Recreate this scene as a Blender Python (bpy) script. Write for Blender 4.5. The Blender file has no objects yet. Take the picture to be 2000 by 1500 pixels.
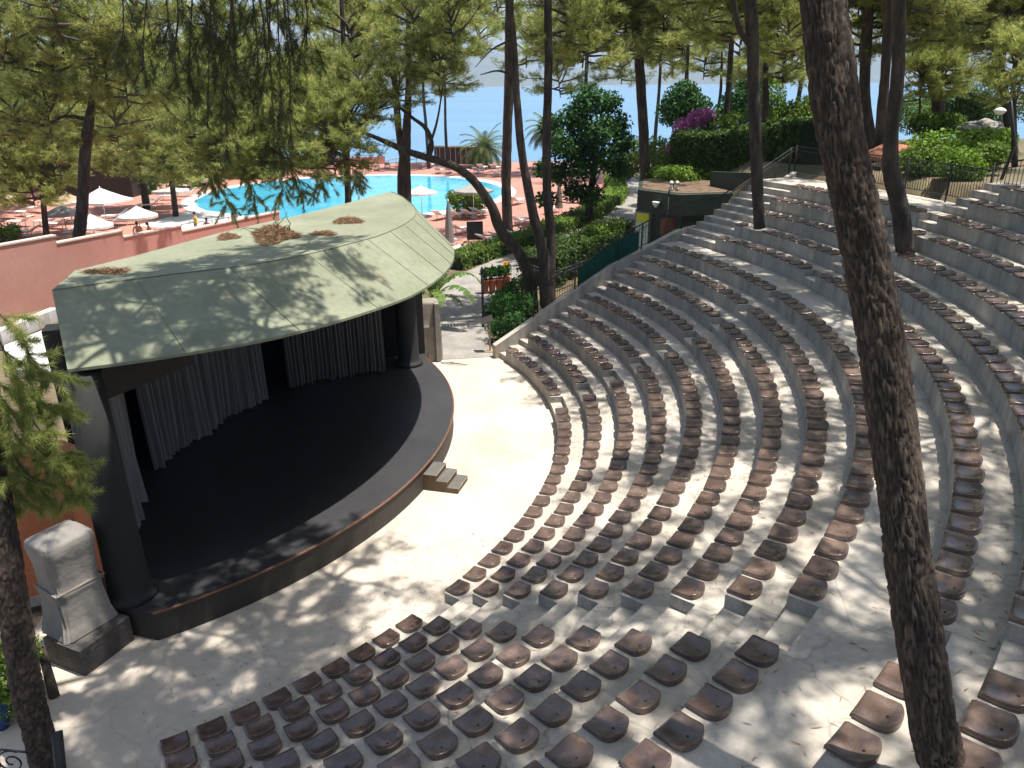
import bpy, bmesh, math, random
import numpy as np
from mathutils import Vector, Matrix, noise as mnoise

PI = math.pi
R = math.radians
random.seed(7)
rng = np.random.default_rng(11)
SC = bpy.context.scene
COL = SC.collection

# ------------------------------------------------------------------ camera, world, sun, exposure
CAM_H, PITCH, ROLL, FPX = 9.29463, 0.37364, 0.00965, 1505.48
cam_d = bpy.data.cameras.new('camera')
cam_d.sensor_fit = 'HORIZONTAL'; cam_d.sensor_width = 36.0
cam_d.lens = FPX / 2000 * 36.0
cam_d.clip_start = 0.05; cam_d.clip_end = 30000
cam = bpy.data.objects.new('camera', cam_d); COL.objects.link(cam)
cam.matrix_world = (Matrix.Translation((0, 0, CAM_H)) @ Matrix.Rotation(PI / 2 - PITCH, 4, 'X')
                    @ Matrix.Rotation(-ROLL, 4, 'Z'))
SC.camera = cam

SUN_EL = R(75.5)
SUN_AZ = R(-4.0)            # direction towards the sun in plan, measured from +X
sdir = Vector((math.cos(SUN_EL) * math.cos(SUN_AZ), math.cos(SUN_EL) * math.sin(SUN_AZ), math.sin(SUN_EL)))
world = bpy.data.worlds.new('World'); SC.world = world; world.use_nodes = True
wn = world.node_tree.nodes; wl = world.node_tree.links
sky = wn.new('ShaderNodeTexSky'); sky.sky_type = 'NISHITA'; sky.sun_disc = False
sky.sun_elevation = SUN_EL; sky.sun_rotation = math.atan2(sdir.x, sdir.y)
sky.air_density = 1.0; sky.dust_density = 2.0; sky.ozone_density = 1.0
bg = wn['Background']; bg.inputs['Strength'].default_value = 0.11
wl.new(sky.outputs['Color'], bg.inputs['Color'])
sl = bpy.data.lights.new('sun', 'SUN'); sl.energy = 5.0; sl.angle = R(0.53); sl.color = (1.0, 0.95, 0.88)
so = bpy.data.objects.new('sun', sl); COL.objects.link(so)
so.rotation_euler = sdir.to_track_quat('Z', 'Y').to_euler()
so.location = (20, -10, 60)
SC.view_settings.view_transform = 'Standard'; SC.view_settings.look = 'None'
SC.view_settings.gamma = 1.0; SC.view_settings.exposure = 0.7
SC.cycles.max_bounces = 6; SC.cycles.diffuse_bounces = 3; SC.cycles.glossy_bounces = 2
SC.cycles.transmission_bounces = 3; SC.cycles.volume_bounces = 0; SC.cycles.transparent_max_bounces = 6
SC.cycles.use_denoising = True

# ------------------------------------------------------------------ small helpers
def ray(u, v):
    x = (u - 1000) / FPX; y = -(v - 750) / FPX
    c, s = math.cos(ROLL), math.sin(ROLL)
    x, y = c * x - s * y, s * x + c * y
    return (x, math.cos(PITCH) + y * math.sin(PITCH), -math.sin(PITCH) + y * math.cos(PITCH))
def at(u, v, z=None, Y=None):
    """survey helper: point of the place seen at (u, v) of the photo on the level z, or at the depth Y"""
    d = ray(u, v)
    t = (z - CAM_H) / d[2] if z is not None else Y / d[1]
    return Vector((t * d[0], t * d[1], CAM_H + t * d[2]))
def wpx(w, p):
    """width in metres of w photo pixels at point p"""
    dep = p[1] * math.cos(PITCH) - (p[2] - CAM_H) * math.sin(PITCH)
    return w * dep / FPX
def lerp(a, b, t): return a + (b - a) * t
def sstep(a, b, x):
    t = np.clip((x - a) / (b - a), 0, 1); return t * t * (3 - 2 * t)
CX, CY = -11.845, 19.795
def polar(r, deg, z=0.0): return Vector((CX + r * math.cos(R(deg)), CY + r * math.sin(R(deg)), z))
def interp(x, pts):
    xs = [p[0] for p in pts]; ys = [p[1] for p in pts]
    return float(np.interp(x, xs, ys))

def tag(o, label=None, cat=None, group=None, kind=None):
    if label: o['label'] = label
    if cat: o['category'] = cat
    if group: o['group'] = group
    if kind: o['kind'] = kind
    return o
def link(name, me, m=None, parent=None):
    o = bpy.data.objects.new(name, me); COL.objects.link(o)
    if m is not None and len(me.materials) == 0:
        for q in (m if isinstance(m, (list, tuple)) else [m]): me.materials.append(q)
    if parent is not None: o.parent = parent
    return o
def thing(name, loc, label, cat, group=None, rz=0.0):
    o = bpy.data.objects.new(name, None); COL.objects.link(o)
    o.location = loc; o.rotation_euler = (0, 0, rz); o.empty_display_size = 0.2
    return tag(o, label, cat, group)
def mesh_np(name, V, F, smooth=False, attr=None):
    V = np.asarray(V, dtype=np.float32); F = np.asarray(F, dtype=np.int32)
    me = bpy.data.meshes.new(name); n = F.shape[1]
    me.vertices.add(len(V)); me.vertices.foreach_set('co', V.ravel())
    me.loops.add(F.size); me.loops.foreach_set('vertex_index', F.ravel())
    me.polygons.add(len(F)); me.polygons.foreach_set('loop_start', np.arange(0, F.size, n, dtype=np.int32))
    me.update(calc_edges=True)
    if attr is not None:
        a = me.attributes.new('tone', 'FLOAT', 'POINT'); a.data.foreach_set('value', np.asarray(attr, dtype=np.float32))
    if smooth: me.polygons.foreach_set('use_smooth', np.ones(len(F), dtype=bool))
    return me

class MB:
    """collects shapes into one mesh"""
    def __init__(s): s.v = []; s.f = []; s.mi = []; s.cur = 0; s.sm = []
    def add(s, vs, fs, smooth=False):
        b = len(s.v); s.v += [tuple(v) for v in vs]
        for f in fs: s.f.append([b + i for i in f]); s.mi.append(s.cur); s.sm.append(smooth)
    def box(s, c, d, rz=0.0, M=None, bev=0.0):
        hx, hy, hz = d[0] / 2, d[1] / 2, d[2] / 2
        vs = [Vector((x, y, z)) for z in (-hz, hz) for x, y in ((-hx, -hy), (hx, -hy), (hx, hy), (-hx, hy))]
        rot = Matrix.Rotation(rz, 3, 'Z') if M is None else M
        vs = [rot @ v + Vector(c) for v in vs]
        s.add(vs, [(3, 2, 1, 0), (4, 5, 6, 7), (0, 1, 5, 4), (1, 2, 6, 5), (2, 3, 7, 6), (3, 0, 4, 7)])
    def prism(s, poly, z0, z1):
        n = len(poly)
        zz0 = z0 if hasattr(z0, '__len__') else [z0] * n; zz1 = z1 if hasattr(z1, '__len__') else [z1] * n
        vs = [(p[0], p[1], zz0[i]) for i, p in enumerate(poly)] + [(p[0], p[1], zz1[i]) for i, p in enumerate(poly)]
        fs = [tuple(range(n - 1, -1, -1)), tuple(range(n, 2 * n))]
        fs += [(i, (i + 1) % n, n + (i + 1) % n, n + i) for i in range(n)]
        s.add(vs, fs)
    def tube(s, pts, rad, n=8, cap=True, smooth=True):
        pts = [Vector(p) for p in pts]
        rr = rad if hasattr(rad, '__len__') else [rad] * len(pts)
        vs = []; up = Vector((0.13, 0.21, 0.97))
        prev = None
        for i, p in enumerate(pts):
            t = (pts[min(i + 1, len(pts) - 1)] - pts[max(i - 1, 0)]).normalized()
            if prev is None:
                a = t.cross(up)
                if a.length < 1e-3: a = t.cross(Vector((1, 0, 0)))
                a.normalize()
            else:
                a = (prev - t * prev.dot(t)).normalized()
            prev = a; b = t.cross(a)
            for k in range(n):
                w = 2 * PI * k / n
                vs.append(p + (a * math.cos(w) + b * math.sin(w)) * rr[i])
        fs = []
        for i in range(len(pts) - 1):
            for k in range(n):
                fs.append((i * n + k, i * n + (k + 1) % n, (i + 1) * n + (k + 1) % n, (i + 1) * n + k))
        s.add(vs, fs, smooth)
        if cap:
            b = len(s.v) - len(vs)
            s.f.append([b + k for k in range(n - 1, -1, -1)]); s.mi.append(s.cur); s.sm.append(False)
            e = b + (len(pts) - 1) * n
            s.f.append([e + k for k in range(n)]); s.mi.append(s.cur); s.sm.append(False)
    def lathe(s, prof, c=(0, 0, 0), n=24, smooth=True):
        vs = []; fs = []
        for r, z in prof:
            for k in range(n):
                w = 2 * PI * k / n; vs.append((c[0] + r * math.cos(w), c[1] + r * math.sin(w), c[2] + z))
        m = len(prof)
        for i in range(m - 1):
            for k in range(n):
                fs.append((i * n + k, i * n + (k + 1) % n, (i + 1) * n + (k + 1) % n, (i + 1) * n + k))
        fs.append(tuple(range(n - 1, -1, -1))); fs.append(tuple((m - 1) * n + k for k in range(n)))
        s.add(vs, fs, smooth)
    def mesh(s, name):
        me = bpy.data.meshes.new(name); me.from_pydata([tuple(v) for v in s.v], [], s.f)
        me.polygons.foreach_set('material_index', s.mi); me.polygons.foreach_set('use_smooth', s.sm)
        me.update(); return me
    def build(s, name, m, parent=None, bev=0.0):
        o = link(name, s.mesh(name), m, parent)
        if bev: 
            b = o.modifiers.new('bevel', 'BEVEL'); b.width = bev; b.segments = 2; b.limit_method = 'ANGLE'; b.angle_limit = R(40)
        return o

# ------------------------------------------------------------------ materials
def mat(name, cols, scale=4.0, rough=0.8, detail=6.0, bump=0.0, bscale=None, metallic=0.0, spec=0.5,
        stretch=(1, 1, 1), spots=None, attr=None, objrand=0.0, bdist=0.02, contrast=(0.3, 0.7), transl=0.0, rvar=0.0, fine=0.0, crack=0.0):
    """cols: 2-3 linear colours blended by noise; spots=(colour, scale, threshold, amount) adds a second layer"""
    m = bpy.data.materials.new(name); m.use_nodes = True
    N = m.node_tree.nodes; L = m.node_tree.links; B = N['Principled BSDF']
    tc = N.new('ShaderNodeNewGeometry'); mp = N.new('ShaderNodeMapping'); mp.inputs['Scale'].default_value = stretch
    L.new(tc.outputs['Position'], mp.inputs['Vector'])
    no = N.new('ShaderNodeTexNoise'); no.inputs['Scale'].default_value = scale; no.inputs['Detail'].default_value = detail
    no.inputs['Roughness'].default_value = 0.6
    L.new(mp.outputs['Vector'], no.inputs['Vector'])
    cr = N.new('ShaderNodeValToRGB'); e = cr.color_ramp.elements
    e[0].position = contrast[0]; e[1].position = contrast[1]
    e[0].color = (*cols[0], 1); e[1].color = (*cols[-1], 1)
    if len(cols) == 3:
        q = e.new((contrast[0] + contrast[1]) / 2); q.color = (*cols[1], 1)
    L.new(no.outputs['Fac'], cr.inputs['Fac'])
    out = cr.outputs['Color']
    def mixc(a, b, fac, mode='MIX'):
        mx = N.new('ShaderNodeMix'); mx.data_type = 'RGBA'; mx.blend_type = mode
        if hasattr(fac, 'links'): L.new(fac, mx.inputs['Factor'])
        else: mx.inputs['Factor'].default_value = fac
        for s_, k in ((a, 6), (b, 7)):
            if hasattr(s_, 'links'): L.new(s_, mx.inputs[k])
            else: mx.inputs[k].default_value = (*s_, 1)
        return mx.outputs[2]
    if fine:
        n3 = N.new('ShaderNodeTexNoise'); n3.inputs['Scale'].default_value = scale * 14; n3.inputs['Detail'].default_value = 3
        L.new(mp.outputs['Vector'], n3.inputs['Vector'])
        r3 = N.new('ShaderNodeMapRange'); r3.inputs['From Min'].default_value = .3; r3.inputs['From Max'].default_value = .7
        r3.inputs['To Min'].default_value = 1 - fine; r3.inputs['To Max'].default_value = 1 + fine * .6
        L.new(n3.outputs['Fac'], r3.inputs['Value'])
        out = mixc(out, r3.outputs['Result'], 1.0, 'MULTIPLY')
    for sp in (spots or []):
        n2 = N.new('ShaderNodeTexNoise'); n2.inputs['Scale'].default_value = sp[1]; n2.inputs['Detail'].default_value = 5
        L.new(mp.outputs['Vector'], n2.inputs['Vector'])
        mr = N.new('ShaderNodeMapRange'); mr.inputs['From Min'].default_value = sp[2]; mr.inputs['From Max'].default_value = sp[2] + 0.12
        mr.inputs['To Max'].default_value = sp[3]
        L.new(n2.outputs['Fac'], mr.inputs['Value'])
        out = mixc(out, sp[0], mr.outputs['Result'])
    if crack:
        nd = N.new('ShaderNodeTexNoise'); nd.inputs['Scale'].default_value = 1.3; nd.inputs['Detail'].default_value = 4
        L.new(mp.outputs['Vector'], nd.inputs['Vector'])
        md_ = N.new('ShaderNodeMix'); md_.data_type = 'RGBA'; md_.blend_type = 'LINEAR_LIGHT'; md_.inputs['Factor'].default_value = .35
        L.new(mp.outputs['Vector'], md_.inputs[6]); L.new(nd.outputs['Color'], md_.inputs[7])
        vo = N.new('ShaderNodeTexVoronoi'); vo.feature = 'DISTANCE_TO_EDGE'; vo.inputs['Scale'].default_value = .55
        L.new(md_.outputs[2], vo.inputs['Vector'])
        mr = N.new('ShaderNodeMapRange'); mr.inputs['From Min'].default_value = .002; mr.inputs['From Max'].default_value = .012
        mr.inputs['To Min'].default_value = crack; mr.inputs['To Max'].default_value = 0
        L.new(vo.outputs['Distance'], mr.inputs['Value'])
        out = mixc(out, (.10, .09, .075), mr.outputs['Result'])
    if attr:
        a = N.new('ShaderNodeAttribute'); a.attribute_name = 'tone'
        r2 = N.new('ShaderNodeValToRGB'); ee = r2.color_ramp.elements
        ee[0].color = (*attr[0], 1); ee[1].color = (*attr[-1], 1)
        if len(attr) == 3: q = ee.new(0.5); q.color = (*attr[1], 1)
        L.new(a.outputs['Fac'], r2.inputs['Fac'])
        out = mixc(out, r2.outputs['Color'], 0.8)
    if objrand:
        oi = N.new('ShaderNodeObjectInfo'); hs = N.new('ShaderNodeHueSaturation')
        r4 = N.new('ShaderNodeMapRange'); r4.inputs['To Min'].default_value = 1 - objrand; r4.inputs['To Max'].default_value = 1 + objrand
        L.new(oi.outputs['Random'], r4.inputs['Value']); L.new(r4.outputs['Result'], hs.inputs['Value'])
        L.new(out, hs.inputs['Color']); out = hs.outputs['Color']
    L.new(out, B.inputs['Base Color'])
    B.inputs['Roughness'].default_value = rough; B.inputs['Metallic'].default_value = metallic
    B.inputs['Specular IOR Level'].default_value = spec
    if rvar:
        r5 = N.new('ShaderNodeMapRange'); r5.inputs['To Min'].default_value = rough - rvar; r5.inputs['To Max'].default_value = rough + rvar
        r5.inputs['From Min'].default_value = .3; r5.inputs['From Max'].default_value = .7
        L.new(no.outputs['Fac'], r5.inputs['Value']); L.new(r5.outputs['Result'], B.inputs['Roughness'])
    if bump:
        nb = N.new('ShaderNodeTexNoise'); nb.inputs['Scale'].default_value = bscale or scale * 8; nb.inputs['Detail'].default_value = 4
        L.new(mp.outputs['Vector'], nb.inputs['Vector'])
        bp = N.new('ShaderNodeBump'); bp.inputs['Strength'].default_value = bump; bp.inputs['Distance'].default_value = bdist
        L.new(nb.outputs['Fac'], bp.inputs['Height']); L.new(bp.outputs['Normal'], B.inputs['Normal'])
    if transl:
        tr = N.new('ShaderNodeBsdfTranslucent'); L.new(out, tr.inputs['Color'])
        ms = N.new('ShaderNodeMixShader'); ms.inputs[0].default_value = transl
        L.new(B.outputs[0], ms.inputs[1]); L.new(tr.outputs[0], ms.inputs[2])
        L.new(ms.outputs[0], N['Material Output'].inputs['Surface'])
    return m

M = {}
M['ground'] = mat('soil', [(.10, .075, .045), (.16, .12, .07), (.22, .17, .10)], .6, .95, fine=.25, spots=[((.07, .10, .03), .35, .5, .6)], bump=.4, bscale=8)
M['kiosksoil'] = mat('kiosk_soil', [(.07, .045, .028), (.15, .10, .06), (.22, .15, .09)], 2.5, .95, fine=.3)
M['orchestra'] = mat('orchestra_concrete', [(.45, .39, .31), (.54, .475, .39), (.62, .56, .47)], .45, .85, fine=.07,
                     spots=[((.44, .36, .27), 1.1, .58, .4), ((.40, .36, .31), 9, .66, .35)], bump=.15, bscale=25, crack=.16)
M['concrete'] = mat('terrace_concrete', [(.37, .335, .28), (.475, .43, .365), (.56, .51, .44)], .8, .88, fine=.12,
                    spots=[((.34, .31, .27), 2.3, .6, .55), ((.28, .26, .23), 14, .66, .5)], bump=.25, bscale=30, crack=.30)
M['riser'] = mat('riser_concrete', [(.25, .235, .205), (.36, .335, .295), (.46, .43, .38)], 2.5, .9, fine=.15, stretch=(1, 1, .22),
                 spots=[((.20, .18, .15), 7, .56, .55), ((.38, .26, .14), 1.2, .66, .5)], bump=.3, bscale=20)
M['seat'] = mat('seat_plastic', [(.080, .052, .041), (.125, .082, .063), (.20, .135, .105)], 3.2, .24, rvar=.09, fine=.08, spec=.8,
                spots=[((.28, .21, .16), 7.0, .6, .30)], objrand=.20)
M['deck'] = mat('terracotta_deck', [(.37, .165, .12), (.43, .20, .15), (.48, .235, .18)], .5, .85, fine=.12, spots=[((.30, .13, .09), 2, .6, .4)])
M['coping'] = mat('white_tile', [(.62, .60, .56), (.72, .70, .66)], 1.2, .6, fine=.06)
M['path'] = mat('path_stone', [(.21, .195, .175), (.28, .26, .23), (.34, .315, .28)], 1.4, .9, fine=.18, spots=[((.2, .18, .15), 3, .6, .5)], bump=.3)
M['pink'] = mat('pink_plaster', [(.46, .225, .18), (.51, .255, .205), (.55, .28, .23)], .35, .85, fine=.05, spots=[((.38, .16, .12), 1.2, .62, .35)], bump=.06, bscale=40)
M['pinktop'] = mat('pale_coping', [(.60, .46, .38), (.70, .56, .47)], 2, .8)
M['orange'] = mat('terracotta_plaster', [(.40, .13, .06), (.50, .17, .08)], .8, .85, fine=.08, bump=.15, bscale=30)
M['roof'] = mat('roof_felt', [(.18, .197, .128), (.225, .238, .158), (.27, .28, .195)], .55, .85, fine=.12,
                spots=[((.36, .27, .18), .8, .66, .5), ((.19, .22, .17), 2.5, .62, .4)], bump=.12, bscale=18)
M['seam'] = mat('roof_seam', [(.17, .185, .125), (.22, .235, .165)], 2, .9)
M['black'] = mat('black_paint', [(.006, .006, .0065), (.011, .0105, .0105)], 1.5, .85, fine=.15)
M['brownblack'] = mat('brown_black_paint', [(.022, .018, .014), (.03, .024, .018)], 1.5, .7, fine=.15)
M['stagefloor'] = mat('stage_carpet', [(.024, .0245, .027), (.040, .040, .042)], .9, .5, fine=.2, spec=.9, bump=.1, bscale=60, spots=[((.065, .063, .06), 2.2, .60, .30), ((.08, .076, .072), 11, .66, .3)])
M['fascia'] = mat('stage_fascia', [(.030, .026, .021), (.052, .045, .036)], .8, .7, stretch=(1, 1, .15), fine=.15, spots=[((.11, .095, .075), .7, .62, .5)])
M['trim'] = mat('rust_trim', [(.13, .055, .032), (.20, .095, .055)], 5, .7)
M['column'] = mat('column_paint', [(.014, .0145, .014), (.024, .024, .023)], 2, .8, fine=.12, bump=.08)
M['curtain'] = mat('sheer_curtain', [(.26, .24, .22), (.42, .39, .35)], 9, .8, stretch=(1, 1, .03), contrast=(.35, .65), transl=.25)
M['canvas'] = mat('grey_canvas', [(.21, .195, .175), (.29, .27, .24)], 3, .9, fine=.08, bump=.35, bscale=6, bdist=.05, spots=[((.25, .23, .2), 2.2, .58, .5)])
M['tan'] = mat('tan_canvas', [(.22, .19, .15), (.32, .28, .23)], 3, .9, fine=.1, bump=.3, bscale=7, bdist=.04)
M['darkstone'] = mat('dark_stone', [(.05, .045, .04), (.11, .10, .09)], 4, .85, fine=.3, bump=.8, bscale=14, bdist=.04)
M['stepgrey'] = mat('step_carpet', [(.10, .092, .08), (.15, .138, .12)], 4, .85, fine=.1)
M['stepside'] = mat('step_side_wood', [(.10, .065, .035), (.16, .11, .06)], 3, .8, stretch=(1, 1, .3))
M['iron'] = mat('black_iron', [(.012, .012, .013), (.022, .021, .02)], 8, .5, spec=.5)
M['greennet'] = mat('green_net', [(.0, .10, .075), (.01, .15, .11)], 6, .7, transl=.3)
M['bark'] = mat('pine_bark', [(.028, .021, .017), (.062, .046, .036), (.12, .09, .07)], 4.5, .95, stretch=(1, 1, .28), fine=.35,
                bump=1.0, bscale=9, bdist=.06, spots=[((.018, .014, .012), 6, .58, .8)])
M['bark_near'] = mat('pine_bark_near', [(.050, .035, .025), (.105, .073, .052), (.20, .145, .10)], 5.5, .95, stretch=(1, 1, .3), fine=.4,
                     bump=1.0, bscale=22, bdist=.03, attr=[(.011, .008, .006), (.066, .046, .033), (.23, .165, .115)])
M['twig'] = mat('twig_bark', [(.06, .045, .035), (.13, .10, .075)], 6, .95, fine=.3)
NEED = [(.11, .155, .035), (.39, .435, .115), (.64, .64, .24)]
M['needle'] = mat('pine_needles', [(.26, .32, .07), (.46, .49, .14)], .35, .55, attr=NEED, objrand=.15, transl=.5, spec=.35)
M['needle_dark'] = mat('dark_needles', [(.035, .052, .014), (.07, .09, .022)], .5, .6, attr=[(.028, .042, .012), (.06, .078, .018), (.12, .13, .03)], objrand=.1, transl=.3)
M['deadneedle'] = mat('dead_needles', [(.20, .11, .055), (.34, .21, .115)], 6, .9, fine=.3)
def leafm(name, a, b, c, tr=.3, rough=.45): return mat(name, [a, b], .6, .6, attr=[a, b, c], transl=tr, spec=.22)
M['leaf_dark'] = leafm('broad_leaves', (.014, .055, .010), (.036, .115, .020), (.09, .20, .04))
M['leaf_hedge'] = leafm('hedge_leaves', (.05, .10, .012), (.125, .21, .025), (.24, .33, .05))
M['leaf_hedge_dark'] = leafm('dark_hedge_leaves', (.024, .05, .010), (.055, .105, .018), (.13, .20, .035))
M['leaf_fresh'] = leafm('fresh_leaves', (.07, .15, .015), (.17, .29, .03), (.30, .42, .07))
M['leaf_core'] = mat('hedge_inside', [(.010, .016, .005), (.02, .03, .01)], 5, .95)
M['palm'] = leafm('palm_fronds', (.05, .08, .02), (.11, .15, .04), (.22, .24, .08))
M['banana'] = leafm('banana_leaves', (.06, .13, .02), (.13, .24, .04), (.26, .36, .09), .4)
M['magenta'] = leafm('magenta_bracts', (.28, .05, .20), (.45, .11, .34), (.60, .25, .48), .4)
M['pot'] = mat('terracotta_pot', [(.24, .06, .03), (.33, .09, .05)], 4, .8)
M['yellow'] = mat('orange_plastic', [(.75, .30, .01), (.85, .38, .02)], 3, .4)
M['white'] = mat('white_plastic', [(.70, .70, .69), (.80, .80, .78)], 2, .5, fine=.04)
M['offwhite'] = mat('umbrella_cloth', [(.62, .58, .52), (.74, .70, .64)], 2, .85, transl=.25)
M['whitecloth'] = mat('white_umbrella_cloth', [(.76, .76, .76), (.84, .84, .83)], 2, .85, transl=.25)
M['greycloth'] = mat('grey_umbrella_cloth', [(.30, .29, .27), (.40, .38, .35)], 2, .85, transl=.2)
M['tancloth'] = mat('tan_umbrella_cloth', [(.46, .33, .22), (.56, .42, .29)], 2, .85, transl=.25)
M['wood'] = mat('pole_wood', [(.28, .20, .12), (.38, .28, .18)], 6, .7, stretch=(1, 1, .2))
M['darkgreen'] = mat('dark_green_paint', [(.022, .036, .024), (.036, .052, .036)], 1.2, .7, fine=.12, spots=[((.05, .05, .035), 1.5, .6, .5)])
M['stone'] = mat('rubble_stone', [(.20, .18, .15), (.34, .31, .27), (.46, .43, .38)], 5, .9, fine=.25, bump=.8, bscale=6, bdist=.08, spots=[((.09, .08, .07), 5, .56, .8)])
M['paleslab'] = mat('pale_slab', [(.52, .50, .48), (.64, .62, .60)], 2, .8, fine=.08)
M['brownboard'] = mat('brown_board', [(.22, .075, .035), (.30, .11, .055)], 4, .7)
M['blackboard'] = mat('black_board', [(.012, .014, .013), (.025, .027, .025)], 3, .5)
M['lamp'] = mat('milk_glass', [(.75, .73, .68), (.82, .80, .76)], 3, .3)
M['tile'] = mat('roof_tiles', [(.30, .10, .055), (.42, .17, .10), (.50, .24, .16)], 7, .85, fine=.2)
M['skin'] = mat('skin', [(.42, .23, .15), (.50, .29, .20)], 6, .6)
M['hair'] = mat('dark_hair', [(.02, .014, .01), (.035, .025, .018)], 20, .6)
M['yellowcloth'] = mat('yellow_cloth', [(.62, .60, .08), (.72, .70, .14)], 4, .85)
M['bluecloth'] = mat('blue_cloth', [(.02, .06, .22), (.04, .09, .30)], 4, .85)
M['redcloth'] = mat('red_cloth', [(.42, .06, .05), (.5, .09, .07)], 4, .85)
M['poolwall'] = mat('pool_tile', [(.10, .50, .66), (.16, .58, .72)], 2, .4)

def water_mat(name, c0, c1, sc, rough, bump, bsc, stretch=(1, 1, 1), bd=.05, spec=.5):
    return mat(name, [c0, c1], sc, rough, bump=bump, bscale=bsc, stretch=stretch, bdist=bd, spec=spec)
M['pool'] = water_mat('pool_water', (.035, .36, .56), (.10, .50, .68), .35, .08, .25, 2.2)
M['sea'] = water_mat('sea_water', (.10, .225, .37), (.125, .27, .42), .01, .25, .35, .35, (.4, 1, 1), .4, spec=.25)
M['hill'] = mat('hill_scrub', [(.06, .075, .05), (.12, .12, .08)], .004, .95)

# ------------------------------------------------------------------ the lie of the land
R0, DR, DH = 13.293, 0.7844, 0.3921
def seat_r(k): return R0 + k * DR if k <= 8 else R0 + 8 * DR + 1.354 + (k - 9) * 0.8012
def top_z(k): return .42 + k * DH if k <= 8 else .42 + 8 * DH + .45 + (k - 9) * .4027
def front(k): return seat_r(k) - .175
BL0 = Vector((-.62, 26.27)); BL1 = Vector((11.4, 31.92))      # the straight side wall of the seating
BDIR = (BL1 - BL0).normalized()
def end_phi(r):
    """angle at which a circle of radius r about the orchestra meets the side wall"""
    d = BL0 - Vector((CX, CY)); b = d.dot(BDIR); c = d.length_squared - r * r
    t = -b + math.sqrt(max(b * b - c, 0)); q = d + BDIR * t
    return math.degrees(math.atan2(q.y, q.x))

def ground_z(x, y):
    x = np.asarray(x, float); y = np.asarray(y, float)
    r = np.hypot(x - CX, y - CY); ph = np.degrees(np.arctan2(y - CY, x - CX))
    up = 5.55 * sstep(7.6, 12.5, x - .12 * np.maximum(y - 36, 0)) * sstep(28.5, 31, y + .45 * (11.4 - x) * 0)
    up = up * (1 - .55 * sstep(52, 75, y))
    behind = 6.0 * sstep(26.2, 27.6, r) * (ph < 27) * (ph > -100)
    z = np.maximum(up * ((ph > 24) | (r > 26.5)), behind)
    z = np.where((r < 26.2) & (ph < 27.3), -.12, z)
    z = z - 15 * sstep(100, 128, y) - 4 * sstep(60, 100, y) * sstep(14, 40, x)
    z = z + 2.5 * sstep(-45, -75, x) * sstep(40, 60, y)
    return z
def grid(name, xs, ys, fz, m, kind):
    X, Y = np.meshgrid(xs, ys); Z = fz(X, Y)
    nx, ny = len(xs), len(ys)
    idx = np.arange(nx * ny).reshape(ny, nx)
    F = np.stack([idx[:-1, :-1], idx[:-1, 1:], idx[1:, 1:], idx[1:, :-1]], -1).reshape(-1, 4)
    me = mesh_np(name, np.stack([X, Y, Z], -1).reshape(-1, 3), F, True)
    return tag(link(name, me, m), kind=kind)
xs = np.concatenate([np.linspace(-160, -50, 12), np.linspace(-45, 45, 121), np.linspace(50, 160, 12)])
ys = np.concatenate([np.linspace(-40, -12, 8), np.linspace(-10, 135, 194)])
grid('ground', xs, ys, lambda x, y: ground_z(x, y) - .03 + .04 * np.sin(x * 1.3) * np.cos(y * 1.1) * (y > 30), M['ground'], 'structure')

def flat(name, poly, z, m, kind='structure'):
    mb = MB(); mb.add([(p[0], p[1], z) for p in poly], [tuple(range(len(poly)))])
    return tag(mb.build(name, m), kind=kind)
def ribbon(name, pts, w, z, m):
    mb = MB(); n = len(pts); P2 = [Vector(p) for p in pts]; vs = []
    for i, p in enumerate(P2):
        t = (P2[min(i + 1, n - 1)] - P2[max(i - 1, 0)]).normalized(); nn = Vector((-t.y, t.x))
        ww = w[i] if hasattr(w, '__len__') else w
        vs += [(*(p + nn * ww / 2), z), (*(p - nn * ww / 2), z)]
    mb.add(vs, [(2 * i, 2 * i + 1, 2 * i + 3, 2 * i + 2) for i in range(n - 1)])
    return tag(mb.build(name, m), kind='structure')

# orchestra floor: everything between the stage and the first row, widening out at the lower left
orch = [tuple(polar(13.35, a)[:2]) for a in np.linspace(32, -60, 60)]
orch += [(-4.0, 6.5), (-3.0, 3.0), (-9.5, 3.0), (-11.0, 8.0), (-8.8, 11.2), (-9.4, 19), (-6, 24.5), (-3.9, 26.2), (-2.9, 27.2)]
flat('orchestra_floor', orch, .012, M['orchestra'])
ribbon('garden_path', [(-1.9, 26.2), (-2.3, 29), (-2.5, 33), (-1.5, 38), (.6, 43), (3.9, 48.3), (7.5, 55), (10, 64), (11.6, 76), (12, 92)],
       [2.6, 2.7, 3.0, 3.2, 2.6, 2.4, 2.3, 2.2, 2.2, 2.2], .022, M['path'])
# pool terrace
deck = [(-62, 46), (-19, 36.5), (-9, 33), (-4.6, 33.5), (-3.8, 41.0), (.2, 47.0), (3.2, 52.0), (8.2, 62), (10, 78), (8, 99), (-60, 99)]
flat('pool_deck', deck, .03, M['deck'])
PC = Vector((-14.0, 71.2)); PRX, PRY = 13.4, 14.2
def ell(a, e=0): return (PC.x + (PRX + e) * math.cos(a), PC.y + (PRY + e) * math.sin(a))
mb = MB(); n = 96; vs = []
for i in range(n):
    a = 2 * PI * i / n
    vs += [(*ell(a, 1.15), .06), (*ell(a, 0), .06), (*ell(a, 0), -.2)]
fs = []
for i in range(n):
    j = (i + 1) % n; fs += [(3 * i, 3 * j, 3 * j + 1, 3 * i + 1), (3 * i + 1, 3 * j + 1, 3 * j + 2, 3 * i + 2)]
mb.add(vs, fs); tag(mb.build('pool_edge', M['coping']), kind='structure')
flat('pool_water', [ell(2 * PI * i / n, .02) for i in range(n)], .036, M['pool'])
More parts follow.
